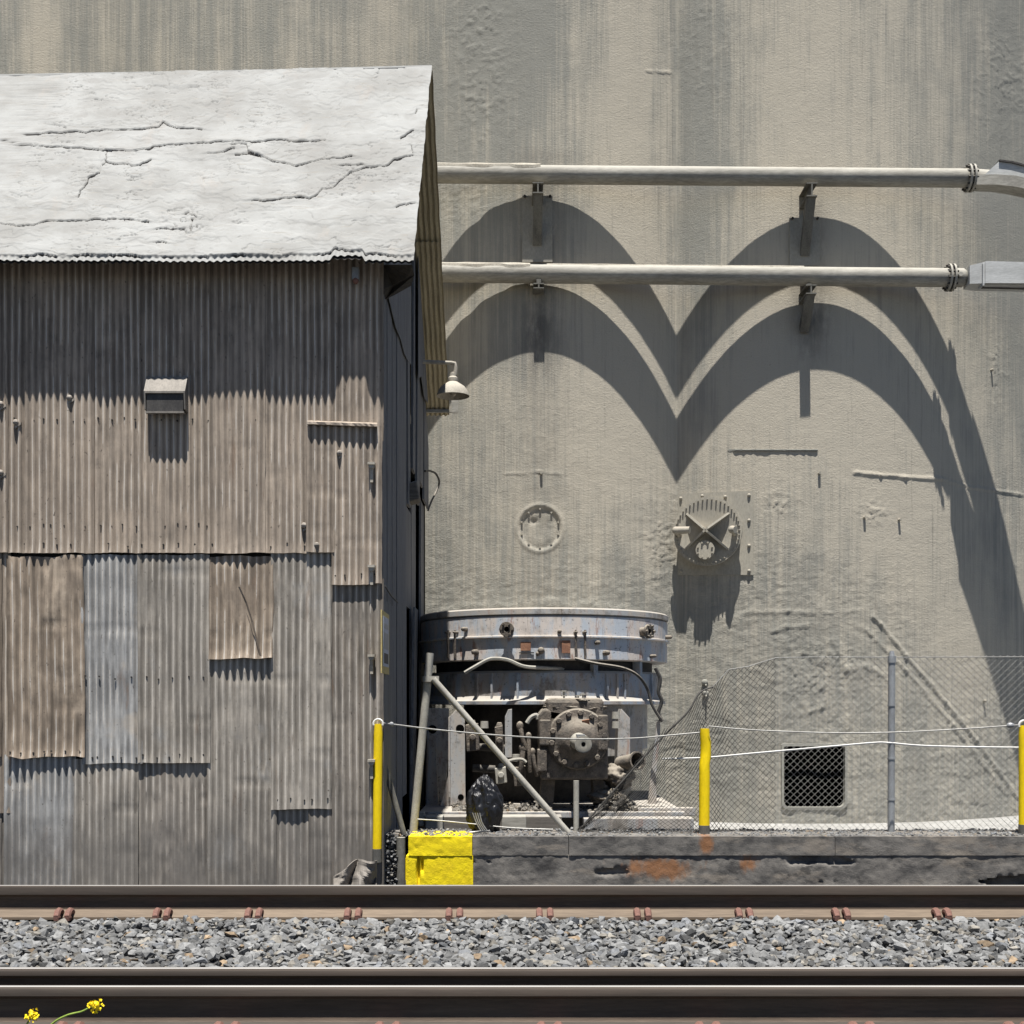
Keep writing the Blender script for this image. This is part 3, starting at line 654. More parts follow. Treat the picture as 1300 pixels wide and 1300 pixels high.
def roofz(Y): return zE+(Y-YE)*sd.z/sd.y if Y <= YR else zR+(Y-YR)*(zB-zR)/(YB-YR)
# underside sheet of the front slope (dark) and edge
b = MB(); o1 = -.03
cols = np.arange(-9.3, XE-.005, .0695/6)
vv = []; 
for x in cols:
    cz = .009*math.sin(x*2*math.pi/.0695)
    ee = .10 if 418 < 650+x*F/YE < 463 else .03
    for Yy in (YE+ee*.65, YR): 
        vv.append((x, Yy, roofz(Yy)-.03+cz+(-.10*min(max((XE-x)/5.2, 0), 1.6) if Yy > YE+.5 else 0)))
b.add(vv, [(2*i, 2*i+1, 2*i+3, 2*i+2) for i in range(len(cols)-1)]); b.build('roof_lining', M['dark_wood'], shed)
# rear slope: corrugated, underside visible past the gable, in two overlapping courses
for k, (ya, yb_, off) in enumerate(((YR+.02, 16.75, 0.), (16.6, YB, -.03))):
    cols = np.arange(-9.3, XE+.01, .0695/6); nr = 14; vv = []
    for x in cols:
        for j in range(nr+1):
            Yy = ya+(yb_-ya)*j/nr
            vv.append((x+(.004*math.sin(j*2.1)), Yy, roofz(Yy)+off+.012*math.sin(x*2*math.pi/.0695)+(-.10*min(max((XE-x)/5.2, 0), 1.6)*max(0, 1-(Yy-YR)/2))))
    b = MB(); w_ = nr+1; b.add(vv, [(i*w_+j, i*w_+j+1, (i+1)*w_+j+1, (i+1)*w_+j) for i in range(len(cols)-1) for j in range(nr)]); b.build('rear_roof_sheet', M['roof_under'], shed, smooth=True, fix=False)
b = MB(); b.tube([(XE+.0, YR-.01, zR+.0), (-3, YR, zR-.05), (-9.3, YR, zR-.16)], .035, 8); b.build('ridge_cap', M['roof'], shed, smooth=True)

# front wall sheets -------------------------------------------------------
PITCH = .0695
def sheet(x0, x1, y0, y1, layer, mat, tilt=0., pitch=1., dent=.004, rag=.004, curl=0., amp=.0115, res=8, seed=None, skip=None):
    seed = seed if seed is not None else int(abs(x0*7+y0*3)) % 97+1
    Yb = YW-.012-layer
    a = P(x0, y0, Yb); c = P(x1, y1, Yb); wdt = c.x-a.x; hgt_ = a.z-c.z
    nn_ = max(6, int(wdt/(PITCH*pitch)*res)); mm = max(8, int(hgt_/.045))
    u = np.linspace(0, 1, nn_+1); v = np.linspace(0, 1, mm+1); Ug, Vg = np.meshgrid(u, v)
    X = a.x+Ug*wdt; Z = a.z-Vg*hgt_
    ph = (fbm(X*3, Z*1.1, seed+20, 3)*.55+vn(Vg*3+seed, Ug*0, seed)*.3)*PITCH
    yo = -amp*(1-.35*vn(X*2, Z*1.5, seed+5))*np.cos((X+ph*.3)*2*math.pi/(PITCH*pitch))*(.75+.45*vn(X*1.7+seed, Z*.8, seed+13))
    dn = fbm(X*2.2, Z*1.3, seed+1, 4); dn2 = fbm(X*9, Z*6, seed+2, 3)
    flat = sstep(.12, .5, fbm(X*3, Z*2.5, seed+9, 3))*min(1, .25+dent/.012)
    bend = sum(.006*np.exp(-((Z-(a.z-hgt_*((seed*.37+k_*.29) % 1)))/.02)**2)*sstep(.45, .6, vn(X*3, X*0+k_, seed+31)) for k_ in range(3))
    yo = yo*(1-.7*flat)-dent*dn*1.6-dent*.6*dn2+bend*min(1.5, dent/.005)
    edge = np.exp(-(1-Vg)*hgt_/.06)
    yo -= edge*(.006+.012*vn(X*5, Z*0, seed+3))+curl*edge*2
    yo -= .01*np.exp(-Ug*wdt/.03)*vn(Z*2, X*0, seed+4)
    yo += .006*np.exp(-Vg*hgt_/.05)
    X0 = X.copy()
    Z = Z+rag*(np.where(Vg > .999, vn(X*8, X*0, seed+6)*2-1.2, 0)+np.where(Vg < .001, vn(X*8, X*0, seed+7)*2-1, 0))*2
    Z = Z-tilt*(Ug-.5)*wdt; X = X+tilt*(Vg-.5)*hgt_*-1
    X = X+rag*.8*np.where(Ug > .999, vn(Z*7, Z*0, seed+8)*2-1, 0)+rag*.8*np.where(Ug < .001, vn(Z*7, Z*0, seed+10)*2-1, 0)
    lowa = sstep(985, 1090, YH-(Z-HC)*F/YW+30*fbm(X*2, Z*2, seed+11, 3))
    me = grid_mesh('sheet', np.stack([X, Yb+yo, Z], -1), nn_+1, mm+1, None, {'low': lowa, 'rib_shade': np.cos((X0+ph*.3)*2*math.pi/(PITCH*pitch)+.5)*(1-.8*flat)-2.2*np.exp(-Ug*wdt/.006)-1.2*np.exp(-(1-Ug)*wdt/.008)})  # mask for painted rib highlight and shading, plus dark laps
    return link_mesh('wall_sheet', me, M[mat], shed)
# upper course
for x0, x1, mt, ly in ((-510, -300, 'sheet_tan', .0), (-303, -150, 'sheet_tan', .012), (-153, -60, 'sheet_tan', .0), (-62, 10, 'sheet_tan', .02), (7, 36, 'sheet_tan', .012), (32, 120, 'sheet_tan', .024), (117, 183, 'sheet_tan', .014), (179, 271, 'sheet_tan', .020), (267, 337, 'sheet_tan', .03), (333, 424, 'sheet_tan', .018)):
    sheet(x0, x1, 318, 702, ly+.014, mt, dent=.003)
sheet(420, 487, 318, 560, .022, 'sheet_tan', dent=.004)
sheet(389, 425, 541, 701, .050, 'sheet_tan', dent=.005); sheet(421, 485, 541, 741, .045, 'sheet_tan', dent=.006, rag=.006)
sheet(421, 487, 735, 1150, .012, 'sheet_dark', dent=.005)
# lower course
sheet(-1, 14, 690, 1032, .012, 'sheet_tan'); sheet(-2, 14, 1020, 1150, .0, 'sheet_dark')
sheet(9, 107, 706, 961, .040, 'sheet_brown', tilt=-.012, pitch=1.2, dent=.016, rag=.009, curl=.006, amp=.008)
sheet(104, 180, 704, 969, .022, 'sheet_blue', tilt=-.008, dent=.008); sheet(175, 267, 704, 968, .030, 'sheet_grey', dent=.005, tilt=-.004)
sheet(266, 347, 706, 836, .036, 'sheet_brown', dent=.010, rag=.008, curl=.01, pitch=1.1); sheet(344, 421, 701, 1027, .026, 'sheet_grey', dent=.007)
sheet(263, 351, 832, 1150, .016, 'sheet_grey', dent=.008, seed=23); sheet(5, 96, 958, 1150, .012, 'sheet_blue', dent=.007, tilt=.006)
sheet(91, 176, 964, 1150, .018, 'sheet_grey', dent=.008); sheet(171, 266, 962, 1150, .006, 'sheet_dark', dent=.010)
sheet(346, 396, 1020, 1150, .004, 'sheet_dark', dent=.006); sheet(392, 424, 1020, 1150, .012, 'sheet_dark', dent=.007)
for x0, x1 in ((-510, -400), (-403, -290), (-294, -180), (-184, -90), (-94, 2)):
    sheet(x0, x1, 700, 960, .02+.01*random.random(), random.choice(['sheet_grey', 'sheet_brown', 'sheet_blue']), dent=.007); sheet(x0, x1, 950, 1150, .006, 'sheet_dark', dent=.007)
# scratch tear in the brown patch: a lifted flap
b = MB(); pts = [(303, 745), (312, 765), (320, 790), (326, 815), (331, 835)]
b.add([P(x-.7, y, YW-.062) for x, y in pts]+[P(x+1.6, y, YW-.075) for x, y in pts], [(i, i+1, 6+i, 5+i) for i in range(4)]); b.build('torn_flap', M['sheet_brown'], shed)
# ledge strip above the patch
b = MB(); pts = np.linspace(390, 479, 26); vv = []
for i, x in enumerate(pts):
    dy = .6*random.random(); zc = 535+.035*(x-390)
    for yy, ly in ((zc-1.5, .03), (zc, .10+.01*random.random()), (zc+3+dy, .105), (zc+4+dy, .07)): vv.append(P(x, yy, YW-ly))
b.add(vv, [(i*4+j, i*4+j+1, (i+1)*4+j+1, (i+1)*4+j) for i in range(25) for j in range(3)]); b.build('patch_ledge', M['sheet_tan'], shed)
# inner lining, other walls
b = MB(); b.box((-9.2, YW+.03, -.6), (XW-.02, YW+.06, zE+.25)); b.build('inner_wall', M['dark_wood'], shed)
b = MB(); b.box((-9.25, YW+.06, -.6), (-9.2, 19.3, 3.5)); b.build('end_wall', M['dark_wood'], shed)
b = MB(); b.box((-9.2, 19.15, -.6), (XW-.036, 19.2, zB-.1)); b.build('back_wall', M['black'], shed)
b = MB(); b.add([(-1.9, YW+.07, -.6), (-1.9, 19.1, -.6), (-1.9, 19.1, zB-.2), (-1.9, YR, zR-.3), (-1.9, YW+.07, zE+.2)], [(0, 1, 2, 3, 4)]); b.build('gap_black_sheet', M['black'], shed)  # added black sheet, paints the darkness seen between the gable boards
# gable boards on the right side
def gy(px): return XW*F/(px-650)
def board(px0, px1, ytop, ybot, dx=0, lean=0., mat='plank', th=.03):
    ya, yb_ = gy(px0)+.006, gy(px1)-.006; ym = (ya+yb_)/2
    zt = HC+(YH-ytop)*ym/F if ytop is not None else None; zb = HC+(YH-ybot)*ym/F
    ta_, tb_ = (min(roofz(ya)-.06, zt if zt else 99), min(roofz(yb_)-.06, zt if zt else 99))
    n = 10; vv = []
    for j in range(n+1):
        f_ = j/n; wob = .008*(random.random()-.5)
        for s_, yy, tz in ((0, ya, ta_), (1, yb_, tb_)):
            z = zb+(tz-zb)*f_; yo = lean*(f_-.5)+wob
            vv += [(XW+dx, yy+yo, z), (XW+dx-th, yy+yo, z)]
    b = MB(); fs = []
    for j in range(n):
        o = j*4; p = o+4; fs += [(o, o+2, p+2, p), (o+1, p+1, p+3, o+3), (o, p, p+1, o+1), (o+2, o+3, p+3, p+2)]
    fs += [(0, 1, 3, 2), (n*4, n*4+2, n*4+3, n*4+1)]
    b.add(vv, fs); return b.build('gable_board', M[mat], shed)
board(485.3, 491, None, 775); board(491, 496.8, None, 770, .006); board(498, 503, None, 1130, .0); board(503.2, 510, None, 1130, .008); board(510.2, 515.4, None, 1010, .004, -.10)
board(485.3, 497, 765, 1140, .012); board(497.2, 500.5, 775, 1140, .004)
board(520.5, 523.4, None, 640, -.03, -.25); board(525, 528, None, 600, .0, .2); board(529.2, 532.6, None, 640, .01, .22); board(533.4, 537.5, None, 615, .0, .05); board(538, 543.5, None, 640, .008, .0)
board(517, 531, 640, 768, -.10, 0); board(533, 538, 620, 1130, -.12, .1); board(526, 530, 770, 1135, -.02, .75); board(538.5, 543, 640, 1040, -.05, .1)
# upper cover sheet with a stepped lower edge
pts = [(486, 360), (494, 395), (499, 415), (506, 432), (510, 448), (516, 460), (519, 463), (519, 330), (512, 322), (490, 335)]
b = MB(); b.prism([(XW+.03, gy(x), HC+(YH-y)*gy(x)/F) for x, y in pts], (-.006, 0, 0)); b.build('cover_sheet', M['plank'], shed)
pts = [(527, 300), (527, 480), (531, 478), (532, 486), (535, 505), (540, 512), (542, 480), (540, 420), (534, 330)]
b = MB(); b.prism([(XW+.045, gy(x), HC+(YH-y)*gy(x)/F) for x, y in pts], (-.006, 0, 0)); b.build('cover_sheet', M['plank'], shed)
b = MB(); c = Vector((XW-.02, gy(524), HC+(YH-627)*gy(524)/F)); b.obox(c, (.1, 0, .03), (0, .16, 0), (-.02, 0, .12)); b.build('bracket_block', M['timber'], shed, bevel=.02)
# loose wire on the side
b = MB(); lw = [Vector((XW+dx_, gy(x_), HC+(YH-y_)*gy(x_)/F)) for dx_, x_, y_ in ((.03, 537, 598), (.08, 539.5, 598), (.14, 542, 602), (.17, 543.5, 612), (.13, 543.3, 624), (.07, 542, 636), (.02, 541, 650))]
lw2 = []
for i_ in range(len(lw)-1):
    q0, q1, q2, q3 = lw[max(i_-1, 0)], lw[i_], lw[i_+1], lw[min(i_+2, len(lw)-1)]
    for k_ in range(5):
        t_ = k_/5; lw2.append(.5*(2*q1+(q2-q0)*t_+(2*q0-5*q1+4*q2-q3)*t_*t_+(3*q1-q0-3*q2+q3)*t_**3))
b.tube(lw2, .016, 6); b.build('loose_wire', M['cable'], shed, smooth=True)
b = MB(); b.tube([(XW+.02, gy(486), HC+(YH-744)*gy(486)/F), (XW+.05, gy(491), HC+(YH-757)*gy(491)/F), (XW+.05, gy(499), HC+(YH-765)*gy(499)/F)], .008, 6); b.build('loose_wire', M['cable'], shed, smooth=True)
b = MB(); c = P(577.5, 514, 18.75); b.obox(c, (.05, 0, 0), (0, .02, 0), (0, 0, .12)); b.obox(P(560, 522, 18.8), (.22, 0, 0), (0, .03, 0), (0, 0, .02)); b.build('eave_bracket', M['pipe'], shed)
# eave support block at the corner
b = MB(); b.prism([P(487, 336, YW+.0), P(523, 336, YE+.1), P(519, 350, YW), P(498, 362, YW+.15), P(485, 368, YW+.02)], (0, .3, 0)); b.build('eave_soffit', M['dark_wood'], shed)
# door pintles: small white knobs with hanging hooks
for px, py in ((472, 592), (472, 722), (472, 835), (472, 968)):
    c = P(px, py, YW-.07); b = MB(); b.cyl(c+Vector((0, .08, 0)), c-Vector((0, .05, 0)), .028, .028, 10); b.obox(c+Vector((0, -.02, .02)), (.035, 0, 0), (0, .04, 0), (0, 0, .012)); b.obox(c+Vector((0, .0, -.09)), (.014, 0, 0), (0, .02, 0), (0, 0, .07)); b.build('hinge_pin', M['white'], shed)
for px, py in ((1, 513), (1, 600), (431, 575), (386, 667), (402, 692), (20, 536), (88, 505)):
    c = P(px, py, YW-.06); b = MB(); b.ball(c, .03, 8, 6); b.obox(c+Vector((.02, .02, -.03)), (.03, 0, .02), (0, .02, 0), (0, 0, .012)); b.build('nail_cap', M['sheet_dark'], shed)
# nail rows
nb = 0
nproto = MB(); nproto.cyl((0, -.004, 0), (0, .012, 0), .0085, .0085, 6); nm = None
for py, x0, x1, st, lyr in ((533, 20, 330, 17.5, .05), (667, 20, 415, 15, .045), (692, 30, 420, 21, .055), (955, 15, 100, 13, .07), (860, 110, 262, 19, .05), (960, 115, 260, 14, .05), (730, 425, 480, 18, .07), (1015, 350, 418, 16, .05)):
    x = x0
    while x < x1:
        p = P(x+random.uniform(-3, 3), py+random.uniform(-2.5, 2.5), YW-lyr)
        if nm is None: o = nproto.build('nail', M['dark_wood'], shed); o.location = p-ORG[shed.name]; nm = o; o.data.transform(Matrix.Translation(ORG[shed.name]))
        else: o = nm.copy(); col.objects.link(o); o.location = p-ORG[shed.name]
        x += st*random.uniform(.8, 1.25)
# fixture under the eave
fx = thing('eave_fixture', 'small grey junction fixture hanging under the eave by the shed corner', 'fixture', P(452, 352, YW-.1))
b = MB(); c = P(451.5, 348, YW-.09); b.obox(c, (.035, 0, 0), (0, .04, 0), (0, 0, .06)); b.build('box', M['galv'], fx, bevel=.008)
b = MB(); c = P(451.5, 356.5, YW-.11); b.ball(c, .032, 10, 8); b.build('knob', M['clip'], fx, smooth=True)

# vent hood
vh = thing('vent_hood', 'boxy metal vent hood with a dark flap on the shed front', 'vent', P(211, 524, YW-.05))
x0, x1 = P(184, 0, YW-.1).x, P(239, 0, YW-.1).x; zt, zm, zb = P(0, 477, YW-.1).z, P(0, 497, YW-.16).z, P(0, 522, YW-.16).z
yb_ = YW-.03; yf = yb_-.15
b = MB(); prof = [(yb_, zt), (yb_-.05, zt-.006), (yf+.02, zm+.03), (yf, zm), (yf, zm-.02)]
vv = [(x, y, z) for x in (x0+.02, x1-.02) for y, z in prof]+[(x, y+.012, z-.012) for x in (x0+.02, x1-.02) for y, z in prof]
fs = [(i, i+1, 6+i, 5+i) for i in range(4)]; b.add(vv[:10], fs); b.build('hood', M['vent'], vh)
for xa in (x0+.012, x1-.026):
    b = MB(); poly = [(xa, yb_, zt+.004), (xa, yb_-.05, zt-.002), (xa, yf+.02, zm+.034), (xa, yf-.002, zm), (xa, yf+.02, zb+.02), (xa, yb_, zb)]; b.prism(poly, (.014, 0, 0)); b.build('side_cheek', M['vent'], vh)
b = MB(); b.box((x0+.034, yf+.018, zb+.0), (x1-.034, yf+.028, zm-.024)); b.build('flap', M['vent_face'], vh)
b = MB(); b.box((x0+.026, yf+.01, zb-.02), (x1-.026, yf+.05, zb-.002)); b.build('bottom_bar', M['vent'], vh)
b = MB(); b.box((x0-.012, yb_-.012, zb-.05), (x1+.012, yb_+.0, zt+.02)); b.build('back_plate', M['vent'], vh)

# barn lamp
YL = 17.6
lamp = thing('barn_lamp', 'dusty white bell-shaped lamp on an arm from the shed gable', 'lamp', P(575, 503, YL))
c = P(575, 503, YL); k = YL/F
b = MB(); pr_ = [(21, 0), (20.5, 2), (18.5, 7), (15, 12), (9, 16), (6, 18), (5.5, 20), (5.6, 22), (3.6, 24), (3.6, 27), (3, 30), (0.01, 31)]
b.lathe([(r*k, h*k) for r, h in pr_], c, (0, 0, 1), 32); b.lathe([(20.3*k, .2*k), (17.8*k, 6.5*k), (14*k, 11*k), (.01, 13*k)], c, (0, 0, 1), 32); b.build('lamp_shade', M['white'], lamp, smooth=True, fix=False)
b = MB(); b.lathe([(6*k, 17.5*k), (6.4*k, 19*k), (6.4*k, 23*k), (4.2*k, 25*k), (4.2*k, 28*k)], c, (0, 0, 1), 20); b.build('socket_neck', M['white'], lamp, smooth=True)
b = MB(); b.tube([P(577.5, 476, YL), P(578.5, 466, YL), P(577.5, 461.5, YL), P(573, 460.8, YL), P(553, 460, YL), P(534, 459, YL)], .028, 10); b.build('arm', M['white'], lamp, smooth=True)
b = MB(); b.ball(P(575, 498, YL), .05, 10, 8, (1, 1, 1.2)); b.build('bulb', M['white'], lamp, smooth=True)

# sign on the shed corner
sg = thing('corner_sign', 'narrow framed sign mounted edge-on at the shed corner', 'sign', (XW+.05, 12.7, P(0, 857, 12.6).z))
zt, zb = P(0, 779, 12.6).z, P(0, 856, 12.6).z
b = MB(); b.box((XW+.03, 12.08, zb), (XW+.042, 12.80, zt)); b.build('panel', M['sign_edge'], sg)
b = MB(); b.box((XW+.0425, 12.18, zb+.07), (XW+.047, 12.70, zt-.05)); b.build('sign_face', M['sign_face'], sg)
for k_, (za, h_) in enumerate(((.1, .1), (.24, .16), (.44, .05))):
    b = MB(); b.box((XW+.0475, 12.24, zb+za), (XW+.049, 12.64, zb+za+h_)); b.build('lettering_bar', M['vent_face' if k_ == 0 else 'galv'], sg)

# crumpled sheet at the foot of the shed
cs = None
n, m = 26, 16; u = np.linspace(0, 1, n); v = np.linspace(0, 1, m); Ug, Vg = np.meshgrid(u, v)
pxs = 424+Ug*54; top_ = 1113-22*Ug**.7-5*np.sin(Ug*3.1)+3*np.sin(Ug*9); bot_ = 1130+0*Ug; pys = top_+(bot_-top_)*Vg
Yc = YW-.10-.16*np.abs(np.sin(Ug*5.5+Vg*1.5))-.10*Vg*vn(Ug*5, Vg*2, 3)-.05*vn(Ug*9+1, Vg*6, 4)
me = grid_mesh('crumpled_sheet', np.stack([(pxs-650)*Yc/F, Yc, HC+(YH-pys)*Yc/F], -1), n, m, None, {'low': 0*Ug+.9, 'rib_shade': 0*Ug+.4})
o = link_mesh('crumpled_sheet', me, M['sheet_dark'], None, P(450, 1128, YW-.2)); tag(o, 'crumpled bent flap of sheet metal at the foot of the shed corner', 'scrap metal')
sm = o.modifiers.new('solid', 'SOLIDIFY'); sm.thickness = .006
me.shade_flat()

# ------------------------------------------------------------------ platform kerb
YP = 12.7
plat = thing('concrete_platform', 'low dark concrete platform edge with a yellow painted end', 'platform', (2, YP, -.56))
ZP = P(0, 1062, YP).z
def rough_face(name, x0, x1, ya, yb_, Yf, depth, yel=0., rough=.006, cav=None, step=.03, seed=1):
    a = P(x0, ya, Yf); c = P(x1, yb_, Yf); nu = max(4, int((c.x-a.x)/step)); nvv = max(5, int((a.z-c.z)/.02))
    u = np.linspace(a.x, c.x, nu+1); zfr = np.linspace(a.z, c.z, nvv+1)
    X, Z = np.meshgrid(u, zfr); px = 650+X*F/Yf; py = YH-(Z-HC)*F/Yf
    yo = -rough*fbm(X*5, Z*8, seed, 5, .7)*1.2-rough*.9*fbm(X*30, Z*34, seed+3, 2)+rough*1.2*sstep(.05, .0, np.abs(fbm(X*5, Z*7, seed+7, 3)))
    if cav is not None: yo = yo+cav(px, py)
    Yv = Yf+yo
    # wrap: add top-back and bottom-back rows and side columns
    X2 = np.vstack([X[:1], X, X[-1:]]); Z2 = np.vstack([Z[:1]-.004, Z, Z[-1:]+.002]); Y2 = np.vstack([np.full_like(X[:1], Yf+depth), Yv, np.full_like(X[:1], Yf+depth)])
    Z2[1, :] += .004*fbm(u*9, u*0, seed+5, 3)
    pad = lambda A, s: np.hstack([A[:, :1]+s, A, A[:, -1:]-s])
    X3 = pad(X2, .001); Z3 = pad(Z2, 0); Y3 = np.hstack([np.full((X2.shape[0], 1), Yf+depth), Y2, np.full((X2.shape[0], 1), Yf+depth)])
    px3 = 650+X3*F/Yf; py3 = YH-(Z3-HC)*F/Yf
    rust = 1.0*np.exp(-(((px3-898)/10)**2+((py3-1072)/16)**2))+.9*np.exp(-(((px3-835)/55)**2+((py3-1103)/15)**2))+.8*np.exp(-(((px3-950)/14)**2+((py3-1095)/14)**2))+.25*np.exp(-(((px3-1240)/60)**2+((py3-1075)/14)**2))
    me = grid_mesh(name, np.stack([X3, Y3, Z3], -1), X3.shape[1], X3.shape[0], None, {'rust': np.clip(rust, 0, 1), 'yel': np.full_like(X3, yel)})
    o = link_mesh(name, me, M['plat'], plat)
    try: me.set_sharp_from_angle(angle=math.radians(50))
    except Exception: pass
    return o
def cavity(px, py):
    n = fbm(px/22, py/12, 5, 4); n2 = fbm(px/60, py/30, 6, 3)
    c = .05*sstep(.0, .3, np.exp(-(((px-1050)/40)**2+((py-1092)/8)**2))+.7*n-.4)
    c = c+.16*sstep(.1, .35, np.exp(-(((px-1290)/46)**2+((py-1121)/14)**2))+.6*n-.4)
    c = c+.03*sstep(.05, .3, np.exp(-(((px-785)/26)**2+((py-1108)/9)**2))+.8*n-.5)
    return c+.0025*sstep(.05, .2, n)+.003*np.abs(n2)
ycav = lambda px, py: .05*sstep(.35, .6, np.exp(-(((px-531)/2.2)**2+((py-1106)/24)**2)))+.04*sstep(.45, .7, np.exp(-(((px-536)/2.)**2+((py-1098)/14)**2)))
rough_face('coping_block', 518.5, 599.4, 1062, 1086.5, YP, .6, 1., .0045, None, .016, 2)
rough_face('coping_block', 600, 721.5, 1062.2, 1086, YP+.004, .6, 0., .0035, None, .03, 3)
rough_face('coping_block', 722.3, 1060, 1062, 1086, YP, .6, 0., .0035, None, .03, 4)
rough_face('coping_block', 1060.6, 1620, 1062, 1086, YP+.003, .6, 0., .0035, None, .03, 5)
rough_face('retaining_wall', 515.5, 600.6, 1086.8, 1150, YP+.008, .6, 1., .0028, ycav, .012, 6)
rough_face('retaining_wall', 600.8, 1620, 1086.4, 1150, YP+.010, .6, 0., .0035, cavity, .016, 7)
b = MB(); b.box((P(515, 0, YP).x, YP+.5, -.6), (10.5, YP+.82, ZP-.012)); b.build('platform_core', M['plat'], plat)
b = MB(); b.box((P(516, 0, YP).x-.05, YP+.03, P(0, 1118, YP).z), (P(516, 0, YP).x-.005, YP+.1, P(0, 1090, YP).z)); b.build('angle_end', M['yellow'], plat)

# stones: shared prototypes -------------------------------------------------
protos = []
for k in range(18):
    bm = bmesh.new()
    for i in range(13):
        v = Vector((random.gauss(0, 1), random.gauss(0, 1), random.gauss(0, 1))).normalized()
        v = Vector((v.x*random.uniform(.8, 1.15), v.y*random.uniform(.62, .95), v.z*random.uniform(.45, .75))); bm.verts.new(v)
    r = bmesh.ops.convex_hull(bm, input=bm.verts); 
    junk = [e for e in r['geom_interior'] if isinstance(e, bmesh.types.BMVert)]
    for vtx in junk: bm.verts.remove(vtx)
    bmesh.ops.triangulate(bm, faces=bm.faces); bm.verts.index_update()
    protos.append((np.array([v.co[:] for v in bm.verts]), np.array([[v.index for v in f.verts] for f in bm.faces]))); bm.free()
def scatter(name, pos, size, cols_, parent=None, flat=.35):
    Vs = []; Fs = []; Cs = []; base = 0
    for p, s, c in zip(pos, size, cols_):
        v, f = protos[int(rng.integers(len(protos)))]
        a = rng.random()*6.283; t1, t2 = (rng.random(2)-.5)*2*flat*1.6
        ca, sa = math.cos(a), math.sin(a)
        R = np.array([[ca, -sa, 0], [sa, ca, 0], [0, 0, 1]])@np.array([[1, 0, 0], [0, math.cos(t1), -math.sin(t1)], [0, math.sin(t1), math.cos(t1)]])@np.array([[math.cos(t2), 0, math.sin(t2)], [0, 1, 0], [-math.sin(t2), 0, math.cos(t2)]])
        Vs.append((v*s)@R.T+p); Fs.append(f+base); base += len(v); Cs.append(np.repeat([c], len(v), 0))
    V = np.concatenate(Vs); Fc = np.concatenate(Fs); Cc = np.concatenate(Cs); nf = len(Fc)
    me = bpy.data.meshes.new(name); me.vertices.add(len(V)); me.vertices.foreach_set('co', V.astype(np.float32).reshape(-1))
    me.loops.add(nf*3); me.loops.foreach_set('vertex_index', Fc.astype(np.int32).reshape(-1)); me.polygons.add(nf); me.polygons.foreach_set('loop_start', np.arange(0, nf*3, 3, dtype=np.int32))
    me.update(calc_edges=True)
    at = me.attributes.new('scol', 'FLOAT_COLOR', 'POINT'); at.data.foreach_set('color', np.hstack([Cc, np.ones((len(Cc), 1))]).astype(np.float32).reshape(-1))
    me.shade_flat(); me.validate(); o = link_mesh(name, me, M['stone'], parent); tag(o, kind='stuff'); return o
def stone_cols(n, bright=1.):
    g = rng.normal(.165, .04, n).clip(.05, .36)*bright
    c = np.stack([g*.99, g, g*.995], 1); r = rng.random(n)
    c[r < .16] *= np.array([1.12, 1.04, .92]); c[r < .03] *= np.array([1.25, 1.0, .76]); c[(r > .93)] *= .45; c[(r > .87) & (r < .93)] *= np.array([.95, .98, 1.04])
    return c
def ballast_height(x, y): return -.012+.028*(vn(x*2.3, y*2.3, 60)-.4)
# bed between the rails
n = 15500; xs_ = rng.uniform(-4.4, 4.4, n); ys_ = rng.uniform(5.62, 7.97, n); sz = np.clip(rng.lognormal(math.log(.027), .34, n), .011, .055)
kill = (ys_ > 7.90) & (rng.random(n) < .6)
zz = ballast_height(xs_, ys_)+rng.random(n)*.03-.01; zz[ys_ > 7.84] -= .02
pos = np.stack([xs_, ys_, zz], 1)[~kill]; sz = sz[~kill]
o = scatter('ballast', pos, sz, stone_cols(len(pos))); tag(o, 'grey crushed stone ballast between the rails', 'gravel', kind='stuff')
n = 3200; xs_ = rng.uniform(-3.4, 3.4, n); ys_ = np.concatenate([rng.uniform(4.2, 5.02, n//2), rng.uniform(8.12, 9.3, n-n//2)]); sz = rng.uniform(.018, .04, n)
zz = np.where(ys_ > 8.7, -.018-(ys_-8.7)*.54, -.01)+rng.random(n)*.02
o = scatter('ballast_shoulder', np.stack([xs_, ys_, zz], 1), sz, stone_cols(n)); tag(o, 'grey crushed stone along the outer sides of the track', 'gravel', kind='stuff')
# debris on top of the platform and the rubble column
n = 2600; px_ = rng.uniform(483, 1320, n); yy_ = YP+.05+rng.random(n)**1.2*.75
bank = fbm(px_/40, yy_*3, 4, 3)
pos = np.stack([(px_-650)*yy_/F, yy_, np.full(n, ZP-.004)+.012*np.clip(bank, 0, 1)], 1)
o = scatter('platform_grit', pos, rng.uniform(.006, .022, n)*np.where(rng.random(n) < .08, 1.8, 1), stone_cols(n, .95), plat)
n = 900; px_ = 492+rng.normal(0, 5.5, n).clip(-9, 12); py_ = rng.uniform(1058, 1130, n); yy_ = YP-.02+.12*rng.random(n)
pos = np.stack([(px_-650)*yy_/F, yy_, HC+(YH-py_)*yy_/F], 1)
o = scatter('rubble', pos, rng.uniform(.008, .03, n), stone_cols(n, .75)); tag(o, 'dark clumped rubble heap between the shed corner and the yellow platform end', 'rubble', kind='stuff')
b = MB(); b.box((P(484, 0, YP).x, YP+.06, -.6), (P(505, 0, YP).x, YP+.5, P(0, 1060, YP).z)); tag(b.build('rubble_core', M['plat'], None, P(494, 1130, YP+.2)), 'dark lump of concrete behind the rubble heap by the shed corner', 'concrete')

